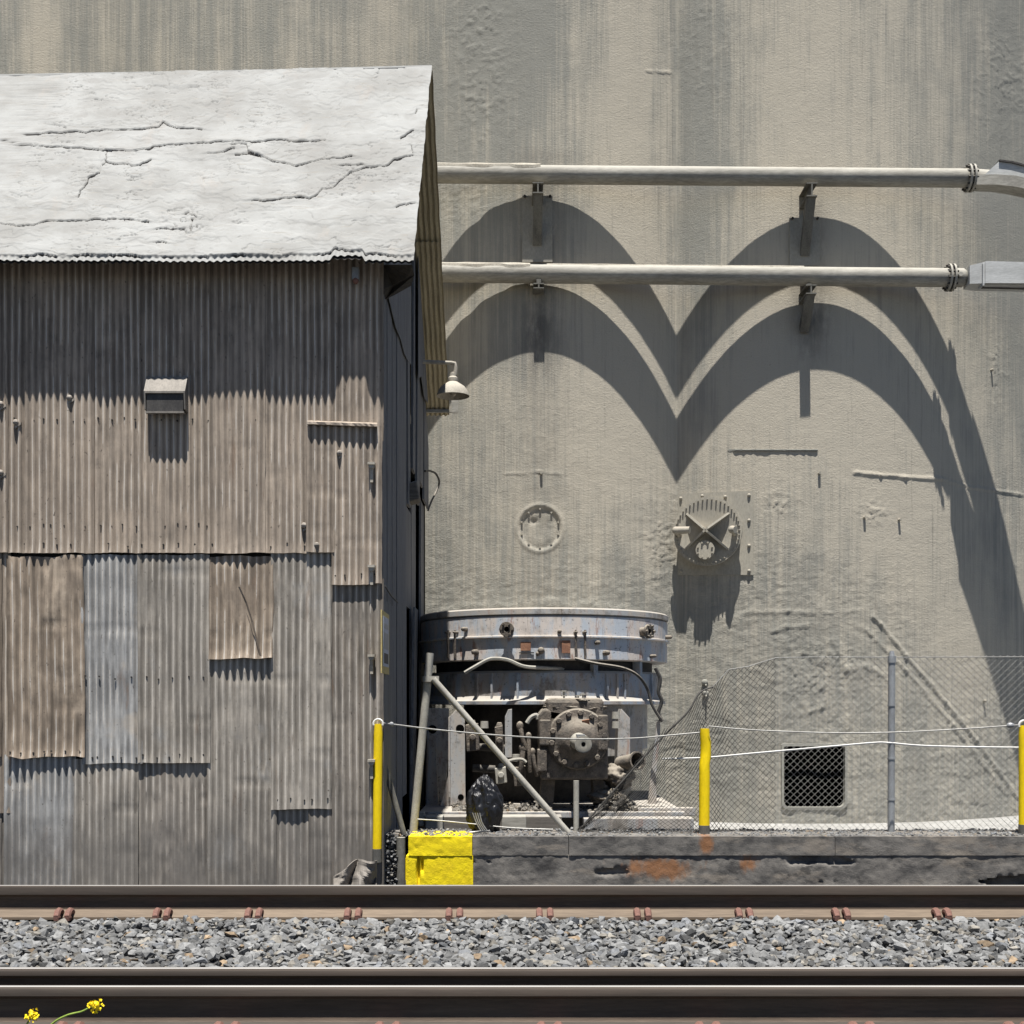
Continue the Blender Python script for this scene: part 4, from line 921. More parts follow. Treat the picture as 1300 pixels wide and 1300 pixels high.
# ------------------------------------------------------------------ rails
def rail(label, Yc, ztop, head_h, web_h, foot_h, hw=.036, fw=.072, spacing=.61, x_off=0., clips=True, name='rail'):
    t = thing(name, label, 'rail', (0, Yc, ztop-head_h-web_h-foot_h), 'railway rails')
    z = ztop; r = .010
    prof = [(-hw, z-head_h+.004), (-hw, z-r), (-hw+.003, z-r*.35), (-hw+r, z-.001), (-.012, z), (.014, z), (hw-r, z-.001), (hw-.003, z-r*.35), (hw, z-r), (hw, z-head_h+.004), (hw-.006, z-head_h),
            (.012, z-head_h-.012), (.009, z-head_h-.03), (.009, z-head_h-web_h+.02), (.016, z-head_h-web_h), (fw, z-head_h-web_h-foot_h+.016), (fw, z-head_h-web_h-foot_h),
            (-fw, z-head_h-web_h-foot_h), (-fw, z-head_h-web_h-foot_h+.016), (-.016, z-head_h-web_h), (-.009, z-head_h-web_h+.02), (-.009, z-head_h-.03), (-.012, z-head_h-.012), (-hw+.006, z-head_h)]
    n = len(prof); xs = np.linspace(-14, 14, 29)
    b = MB(); vv = [(x, Yc+y, zz) for x in xs for y, zz in prof]; fs = []; ms = []
    for i in range(len(xs)-1):
        for j in range(n):
            fs.append((i*n+j, i*n+(j+1) % n, (i+1)*n+(j+1) % n, (i+1)*n+j))
            ms.append(0 if j == 4 else (1 if j in (0, 1, 2, 3, 5, 6, 7, 8, 9, 23) else (3 if j in (14, 15, 16, 17, 18) else 2)))
    b.add(vv, fs); b.m = ms
    b.build('rail_bar', [M['rail_top'], M['rail_head'], M['rail_side'], M['rail_foot' if Yc > 7 else 'rail_foot_dark']], t, smooth=True)
    if clips:
        zf = ztop-head_h-web_h-foot_h
        proto = None; i0 = -int(13/spacing)
        for i in range(i0, -i0):
            xc = x_off+i*spacing+random.uniform(-.025, .025)
            for dx in (-.034, .034):
                if proto is None:
                    b = MB(); pts = [(0, -.115, .004), (0, -.12, .03), (0, -.10, .052), (0, -.075, .056), (0, -.05, .048), (0, -.04, .036)]
                    b.tube(pts, .021, 8); b.ball((0, -.115, .02), .024, 8, 6)
                    me_o = b.build('rail_clip', M['clip'], None, smooth=True); me_o.parent = t; proto = me_o; o = me_o
                else: o = proto.copy(); col.objects.link(o)
                o.location = (xc+dx, 0, .002)
    return t
ZT = .2
rail('far rail with shiny top, rusty clips along its base, beside the shed', 8.0, ZT, .058, .092, .056, spacing=.612, x_off=(84-650)*8/F % .612)
rail('near rail at the bottom of the picture, clipped to its sleepers', 5.13, ZT, .036, .105, .06, spacing=.64, x_off=(87.6-650)*5.1/F % .64)
rail('guard rail lying just behind the near rail', 5.485, ZT, .03, .11, .06, clips=False, name='guard_rail')

# ------------------------------------------------------------------ bollards and wires
def bollard(label, px, y0, y1, Yc, wpx, lean=0., dent=False, ring=False):
    base = P(px+lean, y1, Yc); t = thing('bollard', label, 'bollard', base, 'yellow bollards'); top = P(px, y0, Yc); r = wpx/2*Yc/F
    b = MB(); n = 14; pts = [base.lerp(top, i/n) for i in range(n+1)]; rs = [r*(1+.03*(random.random()-.5)) for _ in pts]; rs[-1] = r*.86; rs[0] = r*1.02
    if dent:
        for i in (10, 11, 12): pts[i] = pts[i]+Vector((.012, .01, 0))
        rs[-2] = r*.9
    b.tube(pts, rs, 20); b.build('post', M['yellow_post'], t, smooth=True)
    b = MB(); b.cyl(base-Vector((0, 0, .12)), base+Vector((0, 0, .012)), r*1.05, None, 16); b.build('base_sleeve', M['steel'], t, smooth=True)
    if ring:
        b = MB(); c = top+Vector((0, 0, .0)); R_ = r*1.05; b.tube([c+Vector((R_*math.cos(a), -.01, R_*math.sin(a))) for a in np.linspace(-.3, math.pi+.3, 14)], .011, 8); b.build('wire_loop', M['rope'], t, smooth=True)
    return t
bollard('yellow bollard at the shed corner with a white loop on top', 480.2, 919, 1079, 12.45, 11.2, -1.5, ring=True)
bollard('scuffed yellow bollard standing in the middle of the collapsed fence', 894.8, 925, 1049, 13.0, 13.6, -.8, dent=True)
bollard('yellow bollard at the right edge of the picture', 1299.5, 921, 1048, 13.0, 12, 0, ring=True)
b = MB(); c = P(898, 940, 12.93); b.ball(c, .0, 4, 3) if False else None
def sag_wire(pts, n=16):
    out = []
    for (a, bq) in zip(pts[:-1], pts[1:]):
        for i in range(n): out.append(a.lerp(bq, i/n))
    out.append(pts[-1]); return out
def wire(label, pts, r, mat, cat='wire', name='wire_rope', group=None):
    b = MB(); b.tube(pts, r, 6); o = b.build(name, M[mat], None, pts[0], smooth=True); return tag(o, label, cat, group)
def curve(pxs, Y):
    pts = [P(x, y, Y if not isinstance(Y, (list, tuple)) else Y[i]) for i, (x, y) in enumerate(pxs)]; out = []
    for i in range(len(pts)-1):
        p0 = pts[max(i-1, 0)]; p1 = pts[i]; p2 = pts[i+1]; p3 = pts[min(i+2, len(pts)-1)]
        for k in range(10):
            t = k/10; out.append(.5*((2*p1)+(-p0+p2)*t+(2*p0-5*p1+4*p2-p3)*t*t+(-p0+3*p1-3*p2+p3)*t**3))
    out.append(pts[-1]); return out
wire('thin wire from the shed-corner bollard across the machine', curve([(485, 918), (498, 919.5), (560, 927), (640, 934), (720, 938), (800, 937.5), (850, 933.5), (888, 930)], [12.45, 12.5, 12.6, 12.7, 12.8, 12.9, 12.95, 12.97]), .0075, 'wire')
wire('thin sagging wire between the middle and right bollards', curve([(900, 922), (960, 927), (1060, 930.5), (1140, 929.5), (1220, 925.5), (1292, 920.5)], 12.93), .007, 'wire')
wire('white rope strung behind the bollards along the fence', curve([(840, 963.2), (893, 962), (960, 956), (1050, 948), (1108, 943), (1128, 943), (1180, 947), (1300, 949), (1400, 947)], 13.2), .0095, 'rope', 'rope', 'rope')
wire('low thin wire running behind the black bag', curve([(530, 1040), (560, 1042), (600, 1046), (650, 1051), (702, 1053)], 13.15), .006, 'wire')
b = MB(); c = P(497, 919.5, 12.5); b.ball(c, .025, 8, 6); o = b.build('wire_clamp', M['galv'], None, c); tag(o, 'small clamp on the wire beside the shed-corner bollard', 'clamp')
b = MB(); c = P(1283, 921, 12.92); b.ball(c, .03, 8, 6, (1.4, 1, 1)); o = b.build('wire_clamp', M['galv'], None, c); tag(o, 'small clamp on the wire beside the right-edge bollard', 'clamp')

# ------------------------------------------------------------------ chain link fence
YF = 13.28
fence = thing('chain_link_fence', 'sagging chain-link fence, upright at one post and collapsed towards the machine', 'fence', P(1131, 1055, YF))
tline = np.array([(735, 1052), (760, 1028), (800, 978), (845, 926), (872, 905), (888, 880), (905, 872), (925, 850), (950, 846), (985, 835), (1040, 833), (1131, 832.5), (1400, 831)], float)
hw_ = .0715/2; x_end = P(1400, 0, YF).x; x_st = P(735, 0, YF).x
ncol = int((x_end-x_st)/hw_*1.10); nrow = 52
U_ = np.linspace(0, 1, ncol+1)
# columns bunch up in the collapsed stretch
dens = np.interp(np.linspace(735, 1400, 400), [735, 790, 900, 940, 990, 1400], [1.3, 1.5, 1.4, 1.2, 1., 1.]); cum = np.concatenate([[0], np.cumsum((dens[1:]+dens[:-1])/2)]); cum /= cum[-1]
colpx = np.interp(U_, cum, np.linspace(735, 1400, 400))
def fpt(ci, rj):
    px = colpx[np.clip(ci, 0, ncol)]; yt = np.interp(px, tline[:, 0], tline[:, 1]); yb2 = 1055.5
    f_ = rj/nrow; fall = sstep(985, 880, px)
    f2 = f_; py = yb2+(yt-yb2)*f2
    sh = fall*(6*fbm(px/40+0*rj, f_*2.5+0*px, 3, 2)+1.5*fbm(px/12, f_*7, 5, 2)); px2 = px+sh; py2 = py+fall*5*fbm(px/24, f_*5, 8, 3)*np.sin(f_*3.14)
    Yv = YF+.015*fbm(px/40, f_*2, 9, 2)+fall*(.35*fbm(px/60, f_*2.2, 12, 3)-.05)
    return np.stack([(px2-650)*Yv/F, Yv, HC+(YH-py2)*Yv/F], -1)
Vw = []; Fw = []; Vo = []; Fo = []
rj = np.arange(nrow+1)
for i in range(ncol-1):
    ci = i+((rj+i) % 2); pts = fpt(ci, rj.astype(float))
    old = colpx[i] < 985; r = .0042 if colpx[i] < 920 else (.0036 if old else .0031)
    a = np.array([[0, -1, 0], [.87, .5, 0], [-.87, .5, 0]])*r
    vv = (pts[:, None, :]+a[None]); V_, F_ = (Vo, Fo) if old else (Vw, Fw); base = len(V_)*0+sum(0 for _ in ())
    base = sum(x.shape[0] for x in V_); V_.append(vv.reshape(-1, 3))
    k0 = np.arange(nrow)[:, None]*3
    for j in range(3):
        j2 = (j+1) % 3; F_.append(base+np.concatenate([k0+j, k0+j2, k0+3+j2, k0+3+j], 1))
for nm_, V_, F_, mt in (('mesh_panel', Vw, Fw, 'wire'), ('collapsed_mesh', Vo, Fo, 'wire_dark')):
    me = bpy.data.meshes.new(nm_); me.from_pydata(np.concatenate(V_).tolist(), [], np.concatenate(F_).tolist()); link_mesh(nm_, me, M[mt], fence)
b = MB(); c0 = P(1131.3, 1057, YF-.05); c1 = P(1132.2, 833, YF-.05); b.cyl(c0, c1, .036, None, 18); post = b.build('fence_post', M['galv'], fence, smooth=True)
b = MB(); b.cyl(c1-Vector((0, 0, .07)), c1+Vector((0, 0, .0)), .043, None, 18); b.cyl(c1, c1+Vector((0, 0, .055)), .03, .022, 14); b.build('post_cap', M['galv'], post, smooth=True)
for y in (895.5, 963, 1015):
    c = P(1131.7, y, YF-.05); b = MB(); b.cyl(c-Vector((0, 0, .008)), c+Vector((0, 0, .008)), .042, None, 18); b.build('tie_band', M['galv'], post, smooth=True)
b = MB(); b.tube([P(x, y, YF) for x, y in ((905, 872), (915, 861), (925, 850), (950, 846), (985, 835), (1040, 834), (1131, 834.5), (1400, 833.5))], .005, 6); b.build('top_wire', M['wire'], fence, smooth=True)
b = MB(); b.tube(curve([(742, 1046), (790, 992), (835, 942), (872, 905), (888, 880), (905, 872)], [13.3, 13.22, 13.2, 13.15, 13.2, 13.27]), .010, 6); b.build('edge_wire', M['wire_dark'], fence, smooth=True)
# fallen fence frame: slanted post, brace, stub
def pole(label, a, bq, r, mat='galv_dusty', name='steel_pole', extra=None):
    t = thing(name, label, 'pole', bq, 'loose steel poles'); b = MB(); b.cyl(a, bq, r, None, 16); b.build('tube', M[mat], t, smooth=True); return t
t = pole('leaning pale steel pole rising from the yellow platform end', P(546, 829, 13.3), P(524.5, 1059, 13.3), .042)
b = MB(); c = P(543, 862, 13.28); b.cyl(c-Vector((0, 0, .03)), c+Vector((0, 0, .03)), .055, None, 14); b.obox(c+Vector((.07, -.02, 0)), (.05, 0, 0), (0, .02, 0), (0, 0, .03)); b.build('clamp', M['galv_dusty'], t, smooth=True)
pole('diagonal steel brace running down from the leaning pole', P(550, 862, 13.25), P(722, 1058, 13.25), .034)
pole('short upright steel stub in front of the gearbox', P(731.5, 991, 13.35), P(731.5, 1058, 13.35), .030)
pole('dark steel pole leaning beside the shed-corner bollard', P(481, 945, 12.9), P(513, 1060, 12.9), .030, 'steel')
t = pole('short dark steel post sunk at the platform end beside the rubble', P(509, 1063, 12.72), P(509, 1125, 12.72), .045, 'steel')

# ------------------------------------------------------------------ bag
bm = bmesh.new(); bmesh.ops.create_icosphere(bm, subdivisions=5, radius=1)
c = P(614.5, 1024, 13.25); k = 13.25/F
for v in bm.verts:
    d = v.co.normalized(); x, y, z = d
    rz = 33 if z > 0 else 33; pinch = 1-.20*max(0, z)**2
    fold = 1+.10*math.sin(math.atan2(y, x)*9+z*5)*(.4+.6*abs(z))+.30*(abs(float(vn(d.x*3.2+5, d.z*3.2+d.y*2, 3))-.5))+.16*(abs(float(vn(d.x*6+d.y, d.z*4+d.y*3, 5))-.5))-.06
    v.co = Vector((x*22.5*k*fold*pinch, y*17*k*fold, z*36*k*fold))
    if v.co.z < -31*k: v.co.z = -31*k
me = bpy.data.meshes.new('trash_bag'); bm.to_mesh(me); bm.free(); me.transform(Matrix.Translation(c))
o = link_mesh('trash_bag', me, M['bag'], None, P(614, 1056, 13.25), smooth=True); tag(o, 'crumpled black plastic bag standing on the platform before the machine', 'bag')
strap_t = thing('loose_straps', 'pale loose straps fallen in front of the black bag', 'strap', P(608, 1057, 12.97))
for i in range(4):
    pts = curve([(600+i*3, 1032), (605+i*2.4, 1045), (611+i*3.2, 1056+i*.5)], 12.98); b = MB(); b.tube(pts, .006, 5); b.build('strap', M['wire'], strap_t, smooth=True)
b = MB(); pts = curve([(596, 1057), (608, 1056), (622, 1054.5)], 12.95); b.tube(pts, .011, 6); b.build('strap', M['wire'], strap_t, smooth=True)

# ------------------------------------------------------------------ machine
MX, MY, MR = .466, 18.4, 1.79
mach = thing('rotary_feeder', 'big round rusty blue machine with a muddy gearbox below the silo', 'machine', (MX, MY, -.55))
zf = lambda py, Yf: HC+(YH-py)*Yf/F
Yf = MY-MR
def ring(name, prof, mat, n=96): b = MB(); b.lathe(prof, (MX, MY, 0), (0, 0, 1), n); return b.build(name, M[mat], mach, smooth=True)
zt = zf(771, Yf)
ring('top_rim', [(.5, zt-.03), (MR-.12, zt), (MR-.01, zt), (MR+.012, zt-.02), (MR+.012, zt-.085), (MR-.03, zt-.1)], 'mach3')
za, zb_, zc = zf(782, Yf), zf(808, Yf), zf(836.5, Yf)
band = ring('upper_band', [(MR-.03, za+.02), (MR, za), (MR, zb_+.02), (MR+.035, zb_+.01), (MR+.035, zb_-.008), (MR-.005, zb_-.02), (MR-.005, zc), (MR-.06, zc-.012), (MR-.4, zc-.012)], 'mach')
ring('neck', [(MR-.22, zc), (MR-.22, zf(856, Yf))], 'iron_dark')
zd, ze = zf(854, Yf+.1), zf(893, Yf+.1)
ring('lower_ring', [(MR-.5, zd+.03), (MR-.16, zd+.03), (MR-.12, zd), (MR-.12, ze+.1), (MR-.08, ze+.05), (MR-.03, ze+.03), (MR-.03, ze-.012), (MR-.5, ze-.02)], 'mach2')
ring('core_drum', [(MR-.62, ze), (MR-.62, -.4)], 'iron_dark')
zbase = zf(1020, Yf)
def mdir(px, Yref=Yf):          # angle around the drum whose front point shows at px
    x = (px-650)/F
    lo_, hi_ = -math.pi/2, math.pi/2
    for _ in range(50):
        m_ = (lo_+hi_)/2; X = MX+MR*math.sin(m_); Yq = MY-MR*math.cos(m_)
        if X/Yq < x: lo_ = m_
        else: hi_ = m_
    return (lo_+hi_)/2
def on_band(px, py, out=0., R=MR):
    a = mdir(px); d = Vector((math.sin(a), -math.cos(a), 0)); p = Vector((MX, MY, 0))+d*(R+out); p.z = HC+(YH-py)*p.y/F; return p, d, Vector((math.cos(a), math.sin(a), 0))
# nozzles with round flanges
for px, py in ((646.5, 799.5), (815, 802)):
    p, d, t = on_band(px, py); b = MB(); b.cyl(p-d*.05, p+d*.10, .062, None, 16); b.lathe([(.036, .0), (.036, .135), (.098, .135), (.098, .10), (.06, .10)], p, d, 20)
    nz_ = b.build('nozzle', M['iron'], mach, smooth=True)
    b = MB(); b.cyl(p+d*.100, p+d*.104, .036, None, 12); b.build('bore', M['black'], nz_)
    for i in range(6):
        a = i*math.pi/3; b = MB(); q_ = p+d*.135+(t*math.cos(a)+Vector((0, 0, 1))*math.sin(a))*.08; b.cyl(q_, q_+d*.03, .016, None, 6); b.build('bolt', M['iron'], nz_)
for px, py, r in ((592, 799, .032), (605, 828, .038), (687, 826, .05), (710, 802, .028), (768, 829, .038), (683, 830, .03), (826, 833, .025), (845, 809, .03), (571, 803, .02), (581, 803, .02), (730, 803, .022), (741, 803, .022), (757, 816, .03)):
    p, d, t = on_band(px, py); b = MB(); b.cyl(p-d*.02, p+d*.07, r, r*.9, 8); b.ball(p+d*.07, r*.9, 8, 6); b.build('stud', M['iron'], mach, smooth=True)
for px in (572, 580.5, 730, 741.5):
    p, d, t = on_band(px, 818, .045); b = MB(); b.obox(p, t*.012, d*.012, (0, 0, .19)); b.build('clamp_rod', M['iron'], mach)
for px0, px1, py0, py1, mt in ((661, 674, 815, 826, 'rust'), (713, 724, 813, 829, 'rust'), (659, 678, 828, 829.5, 'iron_dark')):
    p, d, t = on_band((px0+px1)/2, (py0+py1)/2, .006); b = MB(); b.obox(p, t*((px1-px0)/2*p.y/F), d*.006, (0, 0, (py1-py0)/2*p.y/F)); b.build('name_plate', M[mt], mach)
# vertical seams on the lower ring
for px in (600, 620, 655, 776, 790, 800, 836):
    p, d, t = on_band(px, 873, -.11); b = MB(); b.obox(p, t*.014, d*.02, (0, 0, .19)); b.build('rib', M['mach2'], mach)
for px in (760, 820):
    p, d, t = on_band(px, 846, -.14); b = MB(); b.obox(p, t*.03, d*.06, (0, 0, .12)); b.build('spacer', M['mach2'], mach)
# support legs and gussets
def slab(name, poly, Yq, th, mat, hole=None):
    b = MB(); b.prism([P(x, y, Yq) for x, y in poly], (0, th, 0)); o = b.build(name, M[mat], mach, bevel=.006)
    for hx_, hy_, hr in (hole or []):
        b = MB(); c = P(hx_, hy_, Yq-.004); b.cyl(c, c+Vector((0, .003, 0)), hr, None, 16); b.build('hole', M['black'], o)
    return o
slab('leg', [(543, 899), (570, 899), (570, 940), (566, 1000), (572, 1026), (540, 1026)], 17.25, .08, 'mach3', [(549, 926, .06), (546, 1012, .05)])
slab('gusset', [(557, 1022), (553, 935), (545, 930), (541, 1022)], 17.0, .05, 'mach3')
slab('leg', [(570, 911), (579, 901), (590, 901), (591, 1022), (566, 1026), (558, 1026), (569, 985)], 16.55, .05, 'mach3', [(584, 925, .055), (585, 1012, .04)])
slab('leg_edge', [(569, 911), (571.5, 909), (571.5, 1012), (569, 1012)], 16.5, .4, 'mach3')
slab('leg', [(641, 910), (645, 901), (650, 900), (650, 962), (641, 962)], 16.35, .5, 'mach3')
slab('leg', [(789, 900), (800, 912), (800, 963), (790, 985), (783, 985), (785, 912)], 16.5, .45, 'mach3')
slab('outer_leg', [(834, 916), (838, 913), (838.5, 925), (833, 985), (834, 1026), (822, 1026), (826, 985)], 16.95, .06, 'mach3')
b = MB(); b.lathe([(1.52, ze-.01), (1.52, zf(952, 17.2)), (1.5, zf(952, 17.2)-.02)], (MX, MY, 0), (0, 0, 1), 40, a0=math.radians(250), a1=math.radians(300)); b.build('shroud', M['mach3'], mach, smooth=True, fix=False)
b = MB(); b.lathe([(1.56, ze-.01), (1.56, -.25)], (MX, MY, 0), (0, 0, 1), 40); 
# tall curved back shell only on the right flank
b = MB()
for a0_, a1_ in ((.45, .98),):
    nn_ = 12; vv = []
    for i in range(nn_+1):
        a = a0_+(a1_-a0_)*i/nn_
        for zq in (ze, zf(960, 17)): vv.append((MX+1.62*math.sin(a), MY-1.62*math.cos(a), zq))
    b.add(vv, [(2*i, 2*i+2, 2*i+3, 2*i+1) for i in range(nn_)])
b.build('side_shell', M['mach3'], mach, smooth=True, fix=False)
# gearbox
YG = 15.75; gb = None
b = MB(); b.prism([P(683, 908, YG), P(690, 899, YG), P(772, 912, YG), P(772, 990, YG), P(686, 990, YG)], (0, .9, 0))
gearbox = b.build('gearbox', M['iron'], mach, bevel=.03); gearbox['label'] = 'mud-caked gearbox with round bolted cover and output shaft'
b = MB(); b.obox(P(728, 902, YG+.4), (.36, 0, 0), (0, .4, 0), (0, 0, .16)); b.build('gearbox_top', M['iron'], gearbox, bevel=.06)
gc = P(733.5, 938, YG); k = YG/F; fwd = Vector((0, -1, 0))
b = MB(); b.lathe([(39*k, -.05), (39*k, .06), (37*k, .085), (30*k, .09), (27*k, .10), (22*k, .15), (16*k, .19), (13*k, .20), (.01, .20)], gc, fwd, 40); b.build('round_cover', M['iron'], gearbox, smooth=True)
for i in range(14):
    a = 2*math.pi*(i+.3)/14; p = gc+Vector((math.cos(a)*33.5*k, -.08, math.sin(a)*33.5*k)); b = MB(); b.cyl(p, p+fwd*.05, .034+.006*random.random(), .03, 7); b.build('cover_bolt', M['iron'], gearbox, smooth=True)
for i in range(6):
    a = 2*math.pi*(i+.1)/6; p = gc+Vector((math.cos(a)*20*k, -.08, math.sin(a)*20*k)); b = MB(); b.cyl(p, p+fwd*.05, .026, .022, 7); b.build('cover_bolt', M['iron'], gearbox, smooth=True)
sc0 = gc+Vector((-.01, -.12, -.02)); sc1 = sc0+Vector((.05, -.42, -.03))
b = MB(); b.cyl(sc0, sc1, .108, .104, 24); b.build('shaft', M['galv_dusty'], gearbox, smooth=True)
b = MB(); ad = (sc1-sc0).normalized(); b.cyl(sc1+ad*.001, sc1+ad*.004, .026, None, 12); b.build('shaft_bore', M['black'], gearbox)
b = MB(); b.lathe([(.028, .002), (.06, .006), (.095, .002)], sc1, ad, 24); b.build('shaft_face', M['plate'], gearbox, smooth=True, fix=False)
b = MB(); b.obox(sc1+Vector((-.03, .12, .098)), (.05, 0, 0), (0, .12, 0), (0, 0, .018)); b.build('key', M['galv'], gearbox)
b = MB(); b.obox(P(744, 921, YG-.13), (.045, 0, .008), (0, .008, .003), (-.008, -.02, .07)); b.build('tag_plate', M['rust'], gearbox)
# mud pile on top of gearbox
def lumpy(name, c, rx, ry, rz, mat, parent, seed, amp=.45, fr=2.2):
    bm = bmesh.new(); bmesh.ops.create_icosphere(bm, subdivisions=4, radius=1)
    for v in bm.verts:
        d = v.co.normalized(); f_ = 1+amp*(float(vn(d.x*fr+d.y*1.3, d.z*fr+d.y, seed))-.5)+amp*.6*(float(vn(d.x*fr*3+d.y*2, d.z*fr*3+d.y*3, seed+2))-.5)+amp*.35*(float(vn(d.x*fr*8+d.y*5, d.z*fr*8, seed+4))-.5)
        v.co = Vector((d.x*rx*f_, d.y*ry*f_, d.z*rz*f_))
    me = bpy.data.meshes.new(name); bm.to_mesh(me); bm.free(); me.transform(Matrix.Translation(c)); return link_mesh(name, me, M[mat], parent, smooth=True)
for i, (px, py, rx, rz) in enumerate(((728, 898, .34, .07), (738, 889, .2, .035), (705, 898, .16, .05), (752, 899, .18, .05))):
    lumpy('mud_crust', P(px, py, YG+.25), rx, .25, rz, 'iron', gearbox, 20+i, .3, 4)
for px, py, w_, h_, d_ in ((728, 893, .30, .05, .25), (692, 930, .07, .16, .1), (765, 930, .06, .22, .12), (688, 965, .06, .14, .08)):
    b = MB(); b.obox(P(px, py, YG+(.3 if py < 900 else 0)), (w_, 0, 0), (0, d_, 0), (0, 0, h_)); b.build('housing_rib', M['iron'], gearbox, bevel=.015)
for px, py in ((716, 886), (734, 886), (740, 884), (716, 880), (763, 912)):
    b = MB(); p = P(px, py, YG+.2); b.cyl(p-Vector((0, 0, .05)), p+Vector((0, 0, .02)), .012, None, 6); b.cyl(p+Vector((0, 0, .02)), p+Vector((0, 0, .035)), .038, None, 8); b.build('grease_nipple', M['galv_dusty'], gearbox)
slab('gearbox_foot', [(688, 990), (705, 990), (702, 1026), (684, 1026)], 16.0, .5, 'iron'); slab('gearbox_foot', [(752, 990), (766, 990), (768, 1026), (756, 1026)], 16.0, .5, 'iron')
# levers, valve bodies, junk between the legs
for px, py, dx, dy, r in ((660, 922, 8, 30, .035), (671, 935, 2, 45, .03), (676, 955, 6, 30, .03), (664, 950, -3, 30, .04)):
    b = MB(); b.tube([P(px, py, 16.1), P(px+dx*.4, py+dy*.5, 16.05), P(px+dx, py+dy, 16.1)], [r, r*.8, r*.9], 8); b.ball(P(px, py, 16.1), r*1.35, 8, 6, (1, 1, 1.4)); b.build('lever', M['iron'], mach, smooth=True)
for px, py, w_, h_, mt in ((600, 936, 8, 17, 'iron'), (636, 984, 7, 10, 'galv_dusty'), (634, 940, 5, 18, 'iron'), (660, 985, 8, 12, 'iron')):
    kk = 16.3/F; b = MB(); b.obox(P(px, py, 16.3), (w_*kk, 0, .01), (0, .12, 0), (-.01, 0, h_*kk)); b.cyl(P(px, py-h_, 16.3), P(px, py-h_-5, 16.3), .05, .03, 10); b.cyl(P(px, py, 16.18), P(px, py, 16.08), .045, .04, 10); b.build('valve_body', M[mt], mach, bevel=.012)
for px, py in ((782, 908), (782, 920), (615, 920), (655, 962)):
    b = MB(); c = P(px, py, 16.3); b.cyl(c-Vector((0, 0, .045)), c+Vector((0, 0, .045)), .055, .05, 12); b.build('bolt_head', M['galv_dusty'], mach, smooth=True)
for px0_, px1_, y_ in ((598, 642, 948), (600, 640, 975)):
    b = MB(); b.cyl(P(px0_, y_, 16.45), P(px1_, y_+2, 16.45), .05, None, 12); b.build('cross_shaft', M['iron_dark'], mach, smooth=True)
b = MB(); b.tube(curve([(640, 968), (650, 965), (662, 964), (668, 968)], 15.9), .02, 8); b.build('hose', M['galv_dusty'], mach, smooth=True)
b = MB(); b.tube(curve([(669, 918), (674, 911), (681, 908), (683, 913)], 15.8), .028, 8); b.build('hook', M['galv_dusty'], mach, smooth=True)
b = MB(); b.cyl(P(788, 970, 16.1), P(808, 966, 15.8), .10, .10, 18, False); b.lathe([(.10, 0), (.12, 0), (.12, .03), (.10, .03)], P(808, 966, 15.8), P(808, 966, 15.8)-P(788, 970, 16.1), 18); b.build('pipe_outlet', M['iron'], mach, smooth=True, fix=False)
lumpy('mud_pile', P(786, 985, 16.1), .2, .25, .16, 'iron', mach, 81, .35, 5); lumpy('mud_pile', P(772, 1012, 16.1), .25, .3, .12, 'iron', mach, 82, .35, 6)
n = 1500; px_ = np.concatenate([rng.uniform(575, 700, n//2), rng.normal(785, 22, n-n//2)]); yy_ = rng.uniform(15.75, 16.4, n)
hh_ = np.where(px_ > 740, .28*np.exp(-((px_-782)/18)**2), .10*vn(px_/9, yy_*4, 33))
pos = np.stack([(px_-650)*yy_/F, yy_, zf(1028, 16)+hh_*rng.random(n)], 1)
dcol = stone_cols(n, .9)*np.array([1.05, .96, .84]); scatter('debris', pos, rng.uniform(.012, .045, n), dcol, mach)
# base plate and beams
b = MB(); b.box((P(538, 0, 16.5).x, 15.7, zf(1036, 16)), (P(840, 0, 16.5).x+.2, 19.6, zf(1028, 16))); b.build('base_plate', M['mach3'], mach, bevel=.01)
b = MB(); b.box((P(533, 0, 15.5).x, 15.15, zf(1062, 15.2)), (P(712, 0, 15.5).x, 15.45, zf(1036, 15.2))); b.build('base_beam', M['timber'], mach, bevel=.01)
b = MB(); b.box((P(740, 0, 15.5).x, 15.3, zf(1062, 15.3)), (P(878, 0, 15.5).x, 15.6, zf(1039, 15.3))); b.build('base_beam', M['mach3'], mach, bevel=.01)
b = MB(); b.box((P(800, 0, 16).x, 15.8, zf(1034, 16)), (P(880, 0, 16).x, 15.95, zf(1024, 16))); b.build('side_rail', M['mach3'], mach, bevel=.008)
for x0_, x1_, mt in ((541, 563, 'pipe'), (637, 668, 'pipe')):
    b = MB(); b.box((P(x0_, 0, 15.0).x, 14.85, zf(1052, 15)), (P(x1_, 0, 15.0).x, 15.12, zf(1035, 15))); b.build('sleeper_block', M[mt], mach, bevel=.012)
b = MB(); b.box((P(532, 0, 15).x, 14.9, zf(1048, 15)), (P(537, 0, 15).x+.02, 15.1, zf(1030, 15))); b.build('bolt_head', M['galv_dusty'], mach, bevel=.012)
# base below the platform line
b = MB(); b.box((P(540, 0, 16.5).x, 15.9, -.56), (P(845, 0, 16.5).x, 19.4, zf(1036, 16)-.004)); b.build('plinth', M['timber'], mach)
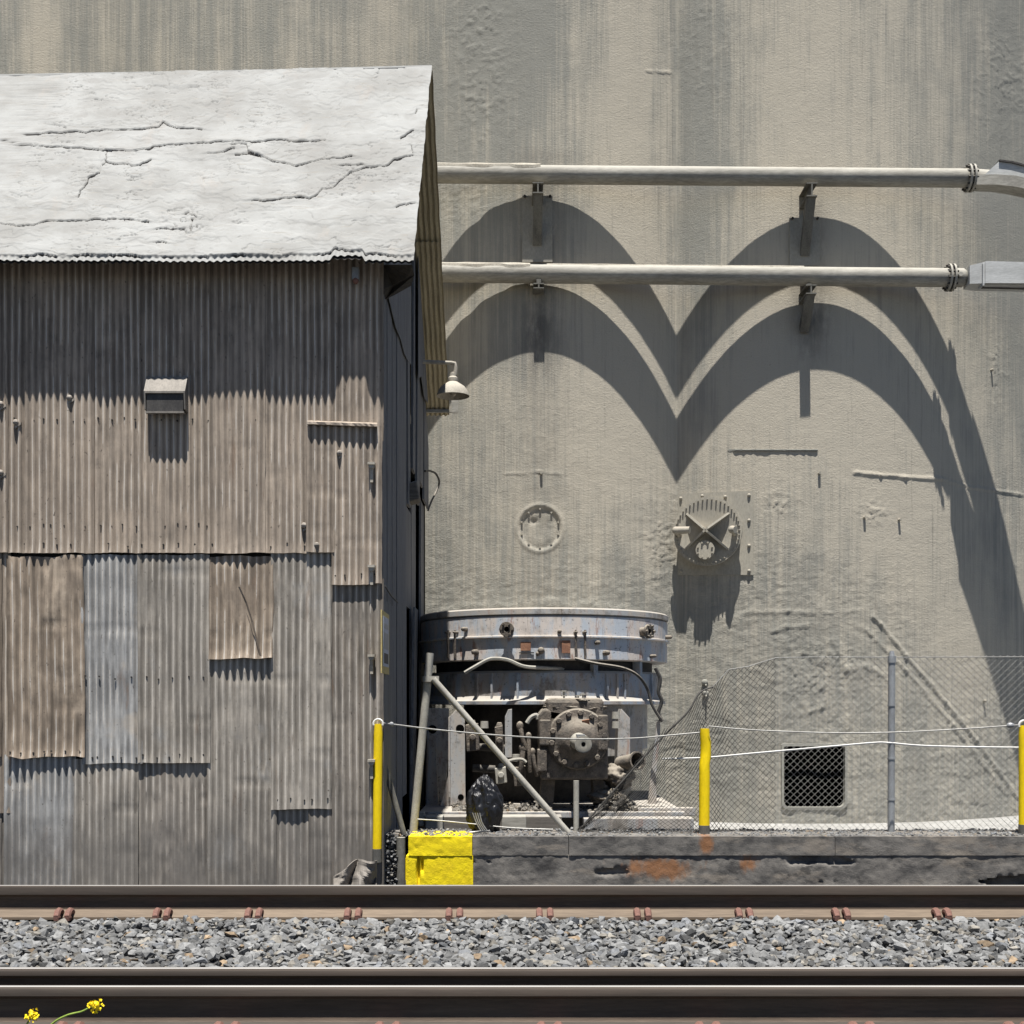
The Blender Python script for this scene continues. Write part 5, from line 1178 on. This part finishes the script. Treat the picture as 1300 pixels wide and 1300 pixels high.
# cables on the machine
wire('pale bent conduit and cable lying on the machine neck', curve([(590, 854), (600, 848), (618, 838), (628, 836), (645, 838), (665, 846), (690, 848), (720, 850), (745, 856)], [16.4, 16.4, 16.45, 16.5, 16.55, 16.6, 16.7, 16.9, 17.1]), .024, 'galv_dusty', 'cable', 'cable')
wire('dark cable sagging under the machine band towards the silo', curve([(730, 836), (755, 842), (790, 848), (810, 858), (822, 875), (828, 895), (838, 912)], [16.55, 16.5, 16.55, 16.6, 16.7, 16.7, 16.7]), .02, 'cable', 'cable', 'cable')
wire('thick frayed black cable hanging at the machine side', curve([(832, 848), (838, 862), (836, 878), (840, 890), (836, 905), (841, 916)], 16.9), .026, 'cable', 'cable', 'cable')

# ------------------------------------------------------------------ flowers
def flower(label, pts, head, Yc, r):
    t = thing('wild_mustard', label, 'flower', P(pts[0][0], pts[0][1], Yc), 'yellow roadside flowers')
    b = MB(); c = curve(pts, Yc); b.tube(c, [.0042-.0012*i/len(c) for i in range(len(c))], 8); b.build('stem', M['stem'], t, smooth=True)
    hp = P(head[0], head[1], Yc)
    rnd = random.Random(int(head[0])); b = MB()
    for i in range(46):
        d = Vector((rnd.gauss(0, 1), rnd.gauss(0, 1), rnd.gauss(0, 1))).normalized(); d.z = d.z*.9; p = hp+d*r*rnd.uniform(.35, .85)
        a = d.orthogonal().normalized(); q_ = d.cross(a); s1 = r*rnd.uniform(.22, .36)
        b.add([p, p+d*s1*.6+a*s1*.6, p+d*s1*1.1, p+d*s1*.6-a*s1*.6, p+d*s1*.7+q_*s1*.25], [(0, 1, 4), (1, 2, 4), (2, 3, 4), (3, 0, 4)])
    b.build('petal_cluster', M['petal'], t, fix=False)
    b = MB(); b.ball(hp, r*.5, 8, 6); b.build('flower_heart', M['petal'], t, smooth=True)
    b = MB(); m_ = P(*pts[-2], Yc); d = (P(*pts[-1], Yc)-m_)
    b.tube([hp-d*.5, hp-d*.2], [.003, .006], 6); b.build('calyx', M['stem'], t, smooth=True)
flower('yellow flower on a long bent green stem, the taller of two by the near rail', [(25, 1360), (45, 1325), (66, 1300), (85, 1289), (104, 1284), (115, 1278)], (121, 1276), 4.35, .030)
flower('yellow flower head low in the corner, the shorter of two by the near rail', [(15, 1360), (24, 1330), (32, 1305), (38, 1294)], (41, 1289), 4.3, .026)
